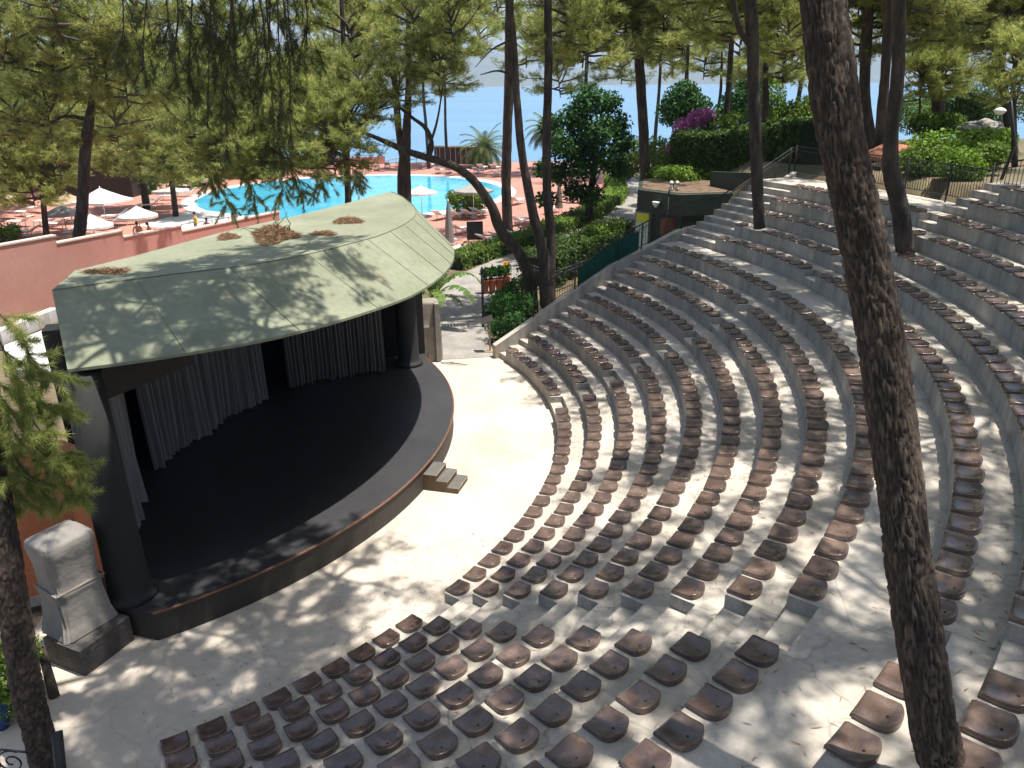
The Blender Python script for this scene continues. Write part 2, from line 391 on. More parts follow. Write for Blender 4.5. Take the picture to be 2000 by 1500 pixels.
flat('pool_apron', [(-26.5, 55.0), (-21.5, 53.0), (-18.5, 58.0), (-25.0, 62.5)], .045, M['coping'])
# sea and the far shore
tag(link('sea', mesh_np('sea', [(-9000, 100, -9), (9000, 100, -9), (9000, 9000, -9), (-9000, 9000, -9)], [(0, 1, 2, 3)]), M['sea']), kind='structure')
def hills(name, y0, dy, hmax, seed, x0, x1):
    xs = np.linspace(x0, x1, 150); ys = np.linspace(0, 1, 14)
    V = []
    for j, t in enumerate(ys):
        for i, x in enumerate(xs):
            a = mnoise.fractal(Vector((x / 1500 + seed, t * .9, seed)), .6, 2.1, 5)
            prof = math.sin(PI * min(t * .62 + .02, 1))
            V.append((x, y0 + t * dy + 120 * mnoise.noise(Vector((x / 700, seed, t))), -12 + max(0, hmax * (.65 + .55 * a)) * prof * (.15 + .85 * t)))
    idx = np.arange(len(V)).reshape(14, 150)
    F = np.stack([idx[:-1, :-1], idx[:-1, 1:], idx[1:, 1:], idx[1:, :-1]], -1).reshape(-1, 4)
    tag(link(name, mesh_np(name, V, F, True), M['hill']), kind='structure')
hills('far_hills', 3800, 2200, 420, 3.1, -5200, 5200)

# ------------------------------------------------------------------ seating terraces
FIRST_C = {0: 26.5, 1: 25.7, 2: 25.4, 3: 25.4, 4: 25.2, 5: 25.3, 6: 25.2, 7: 24.9, 8: 24.5, 9: 21.6, 10: 21.7, 11: 21.5, 12: 22.1, 13: 21.9}
def last_c(k): return interp(k, [(0, 8.6), (4, 7.7), (8, 6.7), (9, 8.3), (13, 7.6)])
def first_b(k): return interp(k, [(0, 2.4), (4, 3.0), (8, 3.7), (9, 5.0), (10, 4.6), (15, 4.2)])
def last_b(k): return interp(k, [(0, -35.5), (2, -36.6), (5, -37.4), (8, -38.1), (9, -38.7), (11, -39.3), (15, -40)])
def first_a(k): return interp(k, [(0, -41.1), (4, -42.0), (8, -42.3), (15, -43)])
END_A = -58.5
def arc_solid(mb, r0, r1, a0, a1, z0, z1, step=1.3):
    n = max(1, int(math.ceil(abs(a1 - a0) / step))); aa = [a0 + (a1 - a0) * i / n for i in range(n + 1)]
    vs = []
    for a in aa:
        for r, z in ((r0, z0), (r0, z1), (r1, z1), (r1, z0)): vs.append(polar(r, a, z))
    fs = []; mi = []
    for i in range(n):
        b = 4 * i; c = b + 4
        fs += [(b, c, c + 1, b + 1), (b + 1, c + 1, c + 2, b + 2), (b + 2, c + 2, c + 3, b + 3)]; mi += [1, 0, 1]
    fs += [(0, 1, 2, 3), (4 * n + 3, 4 * n + 2, 4 * n + 1, 4 * n)]; mi += [1, 1]
    if a1 < a0: fs = [tuple(reversed(f)) for f in fs]
    b = len(mb.v); mb.v += [tuple(v) for v in vs]
    for f, m_ in zip(fs, mi): mb.f.append([b + q for q in f]); mb.mi.append(m_); mb.sm.append(False)
terr = thing('seating_terraces', polar(13.1, -15), 'curved grey concrete seating terraces rising in steps around the round orchestra floor', 'terraces')
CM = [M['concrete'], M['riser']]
def terr_part(mb, name):
    o = mb.build(name, CM); o.parent = terr; o.matrix_parent_inverse = Matrix.Translation(-terr.location); return o
NT = 16
for k in range(NT):
    mb = MB()
    r0 = front(k); r1 = (front(k + 1) if k < NT - 1 else front(k) + 1.7) + .06
    zt = top_z(k); zb = (top_z(k - 1) if k else 0) - .12
    hw = math.degrees(.235 / seat_r(k))
    aend = END_A - hw if k < 9 else -66
    if k == 13: r1 = 26.25
    aisles = [(first_a(k) + hw, last_b(k) - hw), (first_b(k) + hw, last_c(min(k, 13)) - hw)]
    spans = [(aend, aisles[0][0]), (aisles[0][1], aisles[1][0])]
    if k <= 13:
        es = end_phi(r0 + .4); aisles.append((FIRST_C[k] + hw, es))
        spans.append((aisles[1][1], aisles[2][0]))
    if k > 13: aisles[1] = (aisles[1][0], 7.2)
    for a0, a1 in spans: arc_solid(mb, r0, r1 if not (k == 13 and a0 < 0) else front(14) + .06, a0, a1, zb, zt)
    for a0, a1 in aisles:
        e = .06
        arc_solid(mb, r0 + .37, r1 if not (k == 13 and a0 < 0) else front(14) + .06, a0 - e, a1 + e, zb, zt - .004)
        sb = MB(); arc_solid(sb, r0 + .004, r0 + .40, a0 - e, a1 + e, zb, zt - .198); terr_part(sb, 'aisle_step')
    terr_part(mb, 'tier')
# sloping side wall with its pale coping
mb = MB(); prof = [(0, .50), (.9, .95), (2.45, 1.75), (4.75, 2.9), (6.1, 3.35), (7.75, 3.95), (8.5, 4.05), (9.8, 4.1), (12.0, 5.15), (13.35, 5.82)]
nrm = Vector((-BDIR.y, BDIR.x)); vs = []; 
for t, z in prof:
    p = BL0 + BDIR * t
    for off, zz in ((-.10, -.2), (-.10, z), (.16, z), (.16, -.2)):
        q = p + nrm * off; vs.append((q.x, q.y, zz))
fs = []
for i in range(len(prof) - 1):
    b = 4 * i; c = b + 4; fs += [(b, b + 1, c + 1, c), (b + 1, b + 2, c + 2, c + 1), (b + 2, b + 3, c + 3, c + 2)]
fs += [(3, 2, 1, 0), tuple(4 * (len(prof) - 1) + q for q in (0, 1, 2, 3))]
mb.add(vs, fs); mb.mi = [1 if (i % 3 != 1 or i >= len(fs) - 2) else 0 for i in range(len(fs))]
terr_part(mb, 'side_wall')

# ------------------------------------------------------------------ seats
def seat_mesh():
    W, D = .385, .37; nu, nv = 12, 10; vs = []; fs = []
    def outline(v):                   # half width at depth v (0 front, 1 back)
        return 1 - .02 * (1 - v) ** 2 if v < .6 else 1 - .12 * ((v - .6) / .4) ** 3
    def backoff(u): return D * (1 - .13 * u * u - .05 * abs(u) ** 6)   # rounded back
    def zt(u, v):
        h = .052 + .010 * u * u + .028 * max(0, v - .45) ** 1.6 / .55 ** 1.6
        h -= .012 * math.sin(PI * min(1, max(0, v))) * (1 - u * u) - (.004 if v > .95 else 0)
        if v < .12: h -= .018 * (1 - v / .12) ** 2
        return h
    for j in range(nv + 1):
        v = j / nv
        for i in range(nu + 1):
            u = -1 + 2 * i / nu
            vs.append((u * W / 2 * outline(v), -D / 2 + v * backoff(u * .98), zt(u, v)))
    for j in range(nv):
        for i in range(nu): fs.append((j * (nu + 1) + i, j * (nu + 1) + i + 1, (j + 1) * (nu + 1) + i + 1, (j + 1) * (nu + 1) + i))
    ring = [i for i in range(nu + 1)] + [j * (nu + 1) + nu for j in range(1, nv + 1)] + [nv * (nu + 1) + i for i in range(nu - 1, -1, -1)] + [j * (nu + 1) for j in range(nv - 1, 0, -1)]
    b = len(vs); n = len(ring)
    for s_, dz in ((1.018, -.014), (1.02, -.05), (1.0, None)):
        for q in ring:
            x, y, z = vs[q]; vs.append((x * s_, y * s_, max(.004, z + dz) if dz is not None else .003))
    prev = ring
    for lv in range(3):
        cur = [b + lv * n + i for i in range(n)]
        for i in range(n):
            j = (i + 1) % n; fs.append((prev[j], prev[i], cur[i], cur[j]))
        prev = cur
    fs.append(tuple(prev))
    mb = MB(); mb.add(vs, fs, True)
    return mb.mesh('seat')
SEAT_ME = seat_mesh(); SEAT_ME.materials.append(M['seat'])
hole = MB(); hole.lathe([(.014, 0), (.014, .0035)], (0, 0, 0), 8, False)
HOLE_ME = hole.mesh('drain_hole'); HOLE_ME.materials.append(M['black'])
ORD = ['', 'first', 'second', 'third', 'fourth', 'fifth', 'sixth', 'seventh', 'eighth', 'ninth', 'tenth', 'eleventh', 'twelfth', 'thirteenth',
       'fourteenth', 'fifteenth', 'sixteenth', 'seventeenth', 'eighteenth', 'nineteenth', 'twentieth']
def ordi(n):
    if n <= 20: return ORD[n]
    return ('twenty-' if n < 30 else 'thirty-' if n < 40 else 'forty-') + ORD[n % 10] if n % 10 else {30: 'thirtieth', 40: 'fortieth'}[n]
def project(p):
    x, y, z = p[0], p[1], p[2] - CAM_H
    dep = y * math.cos(PITCH) - z * math.sin(PITCH); yy = y * math.sin(PITCH) + z * math.cos(PITCH)
    a, b = x / dep, yy / dep; c, s = math.cos(ROLL), math.sin(ROLL)
    return 1000 + FPX * (c * a + s * b), 750 - FPX * (-s * a + c * b), dep
def mk_spots():
    out = []
    T2P = at(1489, 452, z=4.5); T3P = at(1774, 505, z=4.85)
    for k in range(NT):
        r = seat_r(k); blocks = [('near block', first_a(k), END_A if k < 9 else -64, 'lower aisle'),
                                 ('middle block', last_b(k), first_b(k), 'lower aisle')]
        if k <= 13: blocks.append(('far block', last_c(k), FIRST_C[k], 'upper aisle'))
        for bname, a0, a1, aisle in blocks:
            n = int(round(abs(a1 - a0) * PI / 180 * r / .517)) + 1
            for i in range(n):
                a = a0 + (a1 - a0) * i / (n - 1); p = polar(r, a, top_z(k))
                if (p.xy - T2P.xy).length < .5 or (p.xy - T3P.xy).length < .55: continue
                u, v, dep = project(p)
                if dep < 1 or u < -35 or u > 2035 or v > 1545: continue
                out.append((dep, k, bname, aisle, i + 1, a, p))
    return out
spots = sorted(mk_spots(), key=lambda q: q[0])
rs = random.Random(5)
def cp(o, parent=None):
    c = o.copy(); COL.objects.link(c)
    if parent is not None: c.parent = parent
    return c
seat0 = None; rest = []
for n_, (dep, k, bname, aisle, i, a, p) in enumerate(spots):
    rz = R(a - 90) + rs.uniform(-.035, .035); loc = (p.x + rs.uniform(-.01, .01), p.y + rs.uniform(-.01, .01), p.z + .002)
    if n_ >= 300: rest.append((loc, rz)); continue
    if seat0 is None:
        s_ = seat0 = link('stadium_seat', SEAT_ME); h0 = link('drain_hole', HOLE_ME, None, s_); h0.location = (.02, .075, .0515)
    else:
        s_ = cp(seat0)
        if dep < 14: cp(h0, s_)
    s_.location = loc; s_.rotation_euler = (0, 0, rz)
    rowname = 'front row' if k == 0 else ordi(k + 1) + ' row up'
    tag(s_, f'brown plastic seat, {ordi(i)} from the {aisle}, {rowname}, {bname}', 'seat', 'brown seats along the curved terraces')
sv = np.array([v.co[:] for v in SEAT_ME.vertices]); sf = [tuple(pl.vertices) for pl in SEAT_ME.polygons]
mb = MB()
for loc, rz in rest:
    c, s = math.cos(rz), math.sin(rz)
    mb.add([(loc[0] + c * x - s * y, loc[1] + s * x + c * y, loc[2] + z) for x, y, z in sv], sf, True)
if rest: tag(mb.build('distant_seats', M['seat']), 'rows of small brown plastic seats on the farther upper terraces', 'seats', kind='stuff')
print('SEATS', len(spots), 'rest', len(rest))

# ------------------------------------------------------------------ the stage house
def sub(mb, name, m, parent, root=None):
    """part built in world coordinates under a root that stands somewhere"""
    o = mb.build(name, m, parent)
    base = parent.location if parent.parent is None else Vector((0, 0, 0))
    o.matrix_parent_inverse = Matrix.Translation(-base)
    return o
SZ = .60
stage = thing('open_air_stage', (-7.5, 18.5, 0), 'open air stage with black floor, grey curtains and curved green felt roof', 'stage')
AR = np.linspace(-57.5, 29, 70)
backpts = [(-2.9, 25.5), (-5.0, 25.0), (-7.8, 23.6), (-9.6, 21.0), (-10.5, 18), (-10.1, 15.0), (-8.7, 12.1)]
fl = [tuple(polar(10.16, a)[:2]) for a in AR] + backpts + [(-7.15, 11.45)]
mb = MB(); mb.prism(fl, -.02, SZ); mb.mi = [1] * len(mb.f); mb.mi[1] = 0
sub(mb, 'stage_floor', [M['stagefloor'], M['fascia']], stage)
mb = MB()                                                 # rusty edging strip along the front
mb.tube([polar(10.17, a, SZ - .005) for a in AR], .028, 6); sub(mb, 'edge_trim', M['trim'], stage)
LOWR = [(-60, 9.55), (-50, 10.0), (-42, 10.2), (-29, 10.27), (-20, 10.3), (5, 10.36), (20, 10.36), (34, 10.3), (48, 9.9)]
LOWZ = [(-60, 5.1), (-50, 5.15), (-42, 5.12), (-29, 5.07), (-20, 5.0), (20, 5.0), (48, 5.0)]
TOPR = [(-60, 7.78), (-54, 7.72), (-45, 7.88), (-37.4, 8.25), (-32, 8.44), (-26.6, 8.6), (-19, 8.76), (-12.8, 8.98), (-5.6, 9.13), (4.6, 9.33), (10, 9.4), (23, 9.52), (36, 9.87)]
TOPZ = [(-60, 6.0), (36, 6.0)]
RA = list(np.linspace(-60, 36, 80))
low = [polar(interp(a, LOWR), a, interp(a, LOWZ)) for a in RA]; top = [polar(interp(a, TOPR), a, interp(a, TOPZ)) for a in RA]
back = [at(768, 370, z=5.97), at(690, 389, z=5.93), at(600, 410, z=5.9), at(520, 426, z=5.86), at(450, 440, z=5.82), at(350, 465, z=5.78), at(270, 485, z=5.8), at(150, 512, z=5.9)]
back = [Vector(b) for b in back][::-1]                    # from the left end to the right end
bl = [0]; 
for i in range(1, len(back)): bl.append(bl[-1] + (back[i] - back[i - 1]).length)
def bk(t):
    s_ = t * bl[-1]
    return Vector([float(np.interp(s_, bl, [b[j] for b in back])) for j in range(3)])
n = len(RA); rows = 12; vs = []
for i in range(n):
    b = bk(i / (n - 1))
    for j in range(rows + 1):
        q = top[i].lerp(b, j / rows); u = j / rows
        q = q + Vector((0, 0, .02 * mnoise.noise(q * .8) * (u > 0) * (u < 1)))
        vs.append(q)
fs = [(i * (rows + 1) + j, (i + 1) * (rows + 1) + j, (i + 1) * (rows + 1) + j + 1, i * (rows + 1) + j + 1) for i in range(n - 1) for j in range(rows)]
mb = MB(); mb.add(vs, fs, True)
b0 = len(mb.v)                                            # skirt behind
mb.add([p for i_, b in enumerate(back) for k_ in [min(1, .10 + i_ * .45)] for p in (b, b + Vector((-2.2 * k_, .9 * k_, -.75)), b + Vector((-2.25 * k_, .92 * k_, -1.6)))], [(3 * i + k, 3 * i + 1 + k, 3 * i + 4 + k, 3 * i + 3 + k) for i in range(len(back) - 1) for k in (0, 1)])
roof = sub(mb, 'roof', M['roof'], stage)
mb = MB(); vs = []
for i in range(n):
    vs += [top[i], top[i].lerp(low[i], .04) + Vector((0, 0, .0)), low[i], low[i] + Vector((0, 0, -.05)), polar(interp(RA[i], LOWR) - .25, RA[i], interp(RA[i], LOWZ) - .05)]
fs = [(i * 5 + j, i * 5 + j + 1, (i + 1) * 5 + j + 1, (i + 1) * 5 + j) for i in range(n - 1) for j in range(4)]
mb.add(vs, fs, False)
mb.mi = [0] * len(mb.f)
e0 = [top[0], low[0], bk(0) + Vector((-.225, .092, -1.6)), bk(0) + Vector((-.22, .09, -.75)), bk(0)]; mb.add(e0, [(0, 1, 2, 3, 4)])
fa = sub(mb, 'roof_fascia', M['roof'], stage)
mb = MB()
for a in (-50, -38.5, -27.2, -15, -8.5, -2.5, 3.0, 8.5):
    t_ = polar(interp(a, TOPR), a, interp(a, TOPZ)); l_ = polar(interp(a, LOWR), a, interp(a, LOWZ))
    nv = polar(1, a) - Vector((CX, CY, 0)); off = (nv + Vector((0, 0, .5))).normalized() * .006
    mb.tube([t_ + off, l_ + off], .006, 4)
mb.tube([p + Vector((0, 0, .008)) for p in top], .011, 4)
sub(mb, 'roof_seams', M['seam'], stage)
mb = MB()                                                 # dark soffit
sof = [p + Vector((0, 0, -.055)) for p in low]; sb_ = [Vector((b.x, b.y, 4.75)) for b in back]
m_ = len(sof); vs = [polar(interp(RA[i], LOWR) - .2, RA[i], interp(RA[i], LOWZ) - .052) for i in range(m_)] + [bk(i / (m_ - 1)) + Vector((-2.2, .9, 0)) * min(1, .1 + i / (m_ - 1) * 3) + Vector((0, 0, -1.0)) for i in range(m_)]
mb.add(vs, [(i, i + 1, m_ + i + 1, m_ + i) for i in range(m_ - 1)]); sub(mb, 'soffit', M['black'], stage)
for (x, y) in ((-7.02, 11.78), (-3.42, 24.1)):
    mb = MB(); mb.lathe([(.47, 0), (.47, .10), (.40, .12), (.36, .2), (.345, .9), (.33, 2.4), (.30, 4.35)], (x, y, SZ), 28)
    sub(mb, 'column', M['column'], stage)
# back wall, side wall, beam
mb = MB(); bw = [(-3.0, 25.2), (-5.0, 24.6), (-7.5, 23.2), (-9.2, 20.8), (-9.7, 18.2), (-9.2, 16.2), (-8.3, 14.0), (-7.5, 12.3)]
for (x0, y0), (x1, y1) in zip(bw[:-1], bw[1:]):
    d = Vector((x1 - x0, y1 - y0)); nn = Vector((d.y, -d.x)).normalized() * .06
    mb.prism([(x0 - nn.x, y0 - nn.y), (x1 - nn.x, y1 - nn.y), (x1 + nn.x, y1 + nn.y), (x0 + nn.x, y0 + nn.y)], 0, 4.75 - .002 * x0)
sub(mb, 'back_wall', M['black'], stage)
mb = MB(); d = Vector((-9.6, 17.2)) - Vector((-7.25, 11.75)); 
mb.box((-7.15, 13.75, 4.42), (2.4, .3, .86), R(65)); sub(mb, 'lintel_beam', M['brownblack'], stage)
mb = MB(); mb.box((-8.85, 14.45, 2.5), (.5, .5, 4.85), R(20)); sub(mb, 'corner_pier', M['black'], stage)
def curtain(pts, z0, z1, folds, seed, amp=.09):
    r_ = random.Random(seed); P2 = [Vector(p) for p in pts]; L = [0]
    for i in range(1, len(P2)): L.append(L[-1] + (P2[i] - P2[i - 1]).length)
    n = folds * 10; rows = 10; vs = []
    ph = [r_.uniform(0, 6.28) for _ in range(4)]
    for j in range(rows + 1):
        t = j / rows; z = lerp(z0, z1, t)
        for i in range(n + 1):
            u = i / n; s_ = u * L[-1]
            x = float(np.interp(s_, L, [p.x for p in P2])); y = float(np.interp(s_, L, [p.y for p in P2]))
            k = min(max(1, int(np.searchsorted(L, s_))), len(P2) - 1); d = (P2[k] - P2[k - 1]).normalized(); nn = Vector((d.y, -d.x))
            w = math.sin(u * folds * 2 * PI + ph[0] + .8 * math.sin(u * 9 + ph[1])) * amp + .05 * math.sin(u * folds * .37 * 2 * PI + ph[2])
            w *= lerp(1.25, .8, t); w += .10 * (1 - t) ** 3 * math.sin(u * 14 + ph[3])
            vs.append((x + nn.x * w, y + nn.y * w, z + (.03 * math.sin(u * folds * 5 + ph[1]) if j == 0 else 0)))
    fs = [(j * (n + 1) + i, j * (n + 1) + i + 1, (j + 1) * (n + 1) + i + 1, (j + 1) * (n + 1) + i) for j in range(rows) for i in range(n)]
    mb = MB(); mb.add(vs, fs, True); return mb
sub(curtain([(-8.74, 16.67), (-8.45, 17.8), (-8.0, 19.6), (-7.36, 21.15)], SZ + .04, 4.85, 34, 1), 'curtain', M['curtain'], stage)
sub(curtain([(-6.86, 22.0), (-5.6, 22.75), (-4.1, 23.45)], SZ + .04, 4.85, 26, 2), 'curtain', M['curtain'], stage)
sub(curtain([(-7.85, 13.5), (-8.2, 14.6), (-8.6, 15.6)], SZ + .04, 4.85, 14, 3), 'curtain', M['curtain'], stage)

# steps up to the stage
sa = -16.0; nn = Vector((math.cos(R(sa)), math.sin(R(sa)))); tt = Vector((-nn.y, nn.x))
steps = thing('stage_steps', (*(polar(10.2, sa).xy), 0), 'three grey carpeted wooden steps against the curved stage front', 'steps')
mb = MB(); w2 = .36
for i, (z, d0, d1) in enumerate(((.43, -.12, .28), (.29, .28, .56), (.145, .56, .84))):
    c = polar(10.2, sa).xy
    poly = [c + nn * d0 - tt * w2, c + nn * d1 - tt * w2, c + nn * d1 + tt * w2, c + nn * d0 + tt * w2]
    b = len(mb.f); mb.prism(poly, .013, z)
    mb.mi[b:] = [1, 0, 1, 1, 1, 1]
sub(mb, 'step_body', [M['stepgrey'], M['stepside']], steps)
mb = MB()
for i, (z, d1) in enumerate(((.43, .28), (.29, .56), (.145, .84))):
    c = polar(10.2, sa).xy + nn * (d1 + .004); mb.tube([(*(c - tt * w2), z - .01), (*(c + tt * w2), z - .01)], .012, 5)
sub(mb, 'step_nosing', M['tan'], steps)

# covered loudspeakers
def draped(sections, loc, rz, seed, name, m, parent):
    """cloth over a stack: list of (z, half width x, half depth y)"""
    vs = []; n = 72; r_ = random.Random(seed); sections = [tuple(float(np.interp(q_ / 24 * (len(sections) - 1), range(len(sections)), [s0[i_] for s0 in sections])) for i_ in range(3)) for q_ in range(25)]
    for j, (z, hx, hy) in enumerate(sections):
        for i in range(n):
            w = 2 * PI * i / n; c, s = math.cos(w), math.sin(w); e = .28
            x = math.copysign(abs(c) ** e, c) * hx; y = math.copysign(abs(s) ** e, s) * hy
            f = 1 + .08 * mnoise.noise(Vector((c * 1.6, s * 1.6, z * 1.5 + seed))) + .075 * mnoise.noise(Vector((c * 4.5 + z * .8, s * 4.5, z * .5 + seed))) * (1.4 - .25 * z)
            vs.append((x * f, y * f, z + .02 * mnoise.noise(Vector((c * 3, s * 3, seed)))))
    m_ = len(sections)
    fs = [(j * n + i, j * n + (i + 1) % n, (j + 1) * n + (i + 1) % n, (j + 1) * n + i) for j in range(m_ - 1) for i in range(n)]
    b = (m_ - 1) * n; vs.append((0, 0, sections[-1][0] + .03)); fs += [(b + i, b + (i + 1) % n, m_ * n) for i in range(n)]
    rot = Matrix.Rotation(rz, 3, 'Z'); mb = MB(); mb.add([rot @ Vector(v) + Vector(loc) for v in vs], fs, True)
    return sub(mb, name, m, parent)
lp = Vector((-7.75, 11.15, 0))
pl = thing('stone_plinth', lp, 'low rough dark stone plinth below the shrouded loudspeaker by the left column', 'plinth')
mb = MB(); mb.box((-7.45, 10.98, .26), (1.0, .9, .52), R(66)); pb = sub(mb, 'plinth_block', M['darkstone'], pl)
sp = thing('covered_loudspeaker', (-7.6, 11.08, .52), 'tall loudspeaker stack shrouded in grey canvas on a dark stone plinth', 'loudspeaker')
draped([(.54, .50, .40), (.8, .43, .34), (1.25, .40, .32), (1.40, .42, .34), (1.48, .38, .31), (1.9, .39, .33), (2.22, .42, .37), (2.33, .40, .35), (2.37, .30, .26)], (-7.6, 11.08, 0), R(58), 3.3, 'canvas_cover', M['canvas'], sp)
mb = MB(); mb.tube([Vector((-7.6, 11.08, 1.44)) + Matrix.Rotation(R(58), 3, 'Z') @ Vector((x, y, 0)) for x, y in ((-.41, -.33), (.41, -.33), (.41, .33), (-.41, .33), (-.41, -.33))], .02, 6); sub(mb, 'tie_rope', M['tan'], sp)
sp2 = thing('covered_loudspeaker', (-2.95, 26.3, 0), 'loudspeaker tower wrapped in brownish canvas beside the right stage column', 'loudspeaker')
draped([(.02, .42, .36), (.6, .40, .34), (1.2, .40, .34), (1.28, .43, .36), (1.36, .39, .33), (1.9, .38, .32), (2.15, .36, .30), (2.2, .26, .2)], (-2.95, 26.3, 0), R(15), 8.1, 'canvas_cover', M['tan'], sp2)
mb = MB(); mb.box((-2.62, 26.02, 1.1), (.16, .3, 2.1), R(15)); sub(mb, 'loose_flap', M['canvas'], sp2)

# heap and patches of dry pine needles lying on the roof
def roof_at(u, v):
    z = 6.2
    for _ in range(12):
        p = at(u, v, z=z)
        best = min(range(0, len(vs_roof), 1), key=lambda i: (vs_roof[i].xy - p.xy).length_squared); z = vs_roof[best].z
    return at(u, v, z=z)
vs_roof = []
for i in range(0, n, 1):
    b = bk(i / (n - 1))
    for j in range(rows + 1): vs_roof.append(top[i].lerp(b, j / rows))

def needle_tris(C, D, nn, L, w, spread, seed):
    g = np.random.default_rng(seed); C = np.asarray(C, float); D = np.asarray(D, float); n = len(C)
    D = D / (np.linalg.norm(D, axis=1, keepdims=True) + 1e-9)
    Cn = np.repeat(C, nn, 0); Dn = np.repeat(D, nn, 0)
    d = Dn + g.normal(0, spread, (n * nn, 3)); d /= np.linalg.norm(d, axis=1, keepdims=True) + 1e-9
    b = Cn + Dn * g.uniform(-.5, .35, (n * nn, 1)) * L
    ln = L * g.uniform(.65, 1.15, (n * nn, 1))
    s = np.cross(d, g.normal(0, 1, (n * nn, 3))); s /= np.linalg.norm(s, axis=1, keepdims=True) + 1e-9
    V = np.stack([b + s * w / 2, b - s * w / 2, b + d * ln + np.array([0, 0, -.12]) * ln], 1).reshape(-1, 3)
    F = np.arange(n * nn * 3).reshape(-1, 3)
    tone = np.clip(g.normal(.5, .27, n), 0, 1)
    return V, F, np.repeat(tone, nn * 3)
def catmull(pts, per):
    P_ = [Vector(p) for p in pts]; P_ = [P_[0] * 2 - P_[1]] + P_ + [P_[-1] * 2 - P_[-2]]; out = []
    for i in range(1, len(P_) - 2):
        a, b, c, d = P_[i - 1], P_[i], P_[i + 1], P_[i + 2]
        for j in range(per):
            t = j / per
            out.append(.5 * ((2 * b) + (c - a) * t + (2 * a - 5 * b + 4 * c - d) * t * t + (3 * b - a - 3 * c + d) * t ** 3))
    out.append(P_[-2]); return out

# ---- pine crowns: a few detailed kinds, shared by the trees
def pine_crown(seed, H, Rr, nb, nsub, ntuft, nn=12, L=.24, w=.021, low=.05, droop=.0, shape='dome'):
    r_ = random.Random(seed); C, D = [], []; wood = MB()
    ax = min(.15, H * .017); wood.tube([(0, 0, -.05 * H), (.02 * H, 0, H * .35), (-.01 * H, .02 * H, H * .7), (0, 0, H * .95)], [ax, ax * .8, ax * .55, .02], 6)
    for i in range(nb):
        t = (i + .5) / nb; z0 = H * lerp(low, .92, t); az = i * 2.39996 + r_.uniform(-.5, .5)
        if shape == 'dome': pf = math.sqrt(max(0.05, 1 - ((t - .30) / .75) ** 2))
        elif shape == 'flat': pf = .55 + .45 * math.sin(PI * min(1, t * .75 + .1))
        else: pf = (1 - t) ** .7 * .9 + .18
        ln = Rr * pf * r_.uniform(.6, 1.12); el = lerp(-.05, .75, t ** 1.3) + r_.uniform(-.15, .2) - droop
        p = Vector((0, 0, z0)); d = Vector((math.cos(az) * math.cos(el), math.sin(az) * math.cos(el), math.sin(el)))
        pts = [p.copy()]; m_ = 6
        for k in range(m_):
            d = (d + Vector((r_.gauss(0, .13), r_.gauss(0, .13), r_.gauss(.03, .10)))).normalized()
            p = p + d * ln / m_; pts.append(p.copy())
        wood.tube(pts, [lerp(.055, .012, k / m_) for k in range(m_ + 1)], 5, False)
        for s_ in range(nsub):
            f = r_.uniform(.35, 1.0); q = f * m_; k = min(int(q), m_ - 1); p0 = pts[k].lerp(pts[k + 1], q - k)
            dd = ((pts[k + 1] - pts[k]).normalized() + Vector((r_.gauss(0, .7), r_.gauss(0, .7), r_.gauss(.12, .38)))).normalized()
            sl_ = ln * r_.uniform(.18, .36) * (1.15 - .4 * f) + .25
            e1 = p0 + dd * sl_ * .5 + Vector((0, 0, r_.gauss(0, .05))); e2 = p0 + dd * sl_ + Vector((0, 0, r_.uniform(-.12, .12)))
            wood.tube([p0, e1, e2], [.018, .012, .006], 4, False)
            for j in range(ntuft):
                u = r_.uniform(.25, 1.08)
                c = (p0.lerp(e1, u * 2) if u < .5 else e1.lerp(e2, u * 2 - 1)) + Vector((r_.gauss(0, .10), r_.gauss(0, .10), r_.gauss(0, .08)))
                C.append(c); D.append(dd + Vector((r_.gauss(0, .5), r_.gauss(0, .5), r_.gauss(.35, .4))))
    V, F, T = needle_tris([tuple(c) for c in C], [tuple(d) for d in D], nn, L, w, .55, seed)
    me = mesh_np('pine_needles', V, F, False, T); me.materials.append(M['needle'])
    wm = wood.mesh('pine_limbs'); wm.materials.append(M['twig'])
    return me, wm
CROWN = {'dome': [pine_crown(21, 5.5, 3.8, 32, 9, 14), pine_crown(22, 5.0, 4.0, 30, 9, 14)],
         'flat': [pine_crown(31, 3.6, 4.4, 28, 9, 14, shape='flat'), pine_crown(32, 3.2, 4.2, 26, 9, 14, shape='flat', droop=.12)],
         'full': [pine_crown(41, 12.5, 4.3, 70, 9, 13, shape='cone', low=.02, L=.30, w=.030), pine_crown(42, 11.5, 4.6, 66, 9, 13, shape='cone', low=.02, droop=.08, L=.30, w=.030)],
         'clump': [pine_crown(51, 1.8, 1.7, 14, 7, 13, L=.21, w=.017), pine_crown(52, 1.5, 1.9, 14, 7, 13, shape='flat', L=.21, w=.017)]}
def trunk_mesh(pts, rad, n=12, per=6, amp=.06, seed=0.0):
    C = catmull(pts, per); m_ = len(C); k = len(rad)
    rr = [float(np.interp(i / (m_ - 1) * (k - 1), range(k), rad)) for i in range(m_)]
    mb = MB(); mb.tube(C, rr, n); vs = []
    for i, v in enumerate(mb.v):
        c = C[min(i // n, m_ - 1)]; d = Vector(v) - c
        f = 1 + amp * 2 * mnoise.noise(Vector(v) * 2.2 + Vector((seed, 0, 0))) + amp * mnoise.noise(Vector(v) * 6 + Vector((0, seed, 0)))
        vs.append(tuple(c + d * f))
    mb.v = vs; return mb
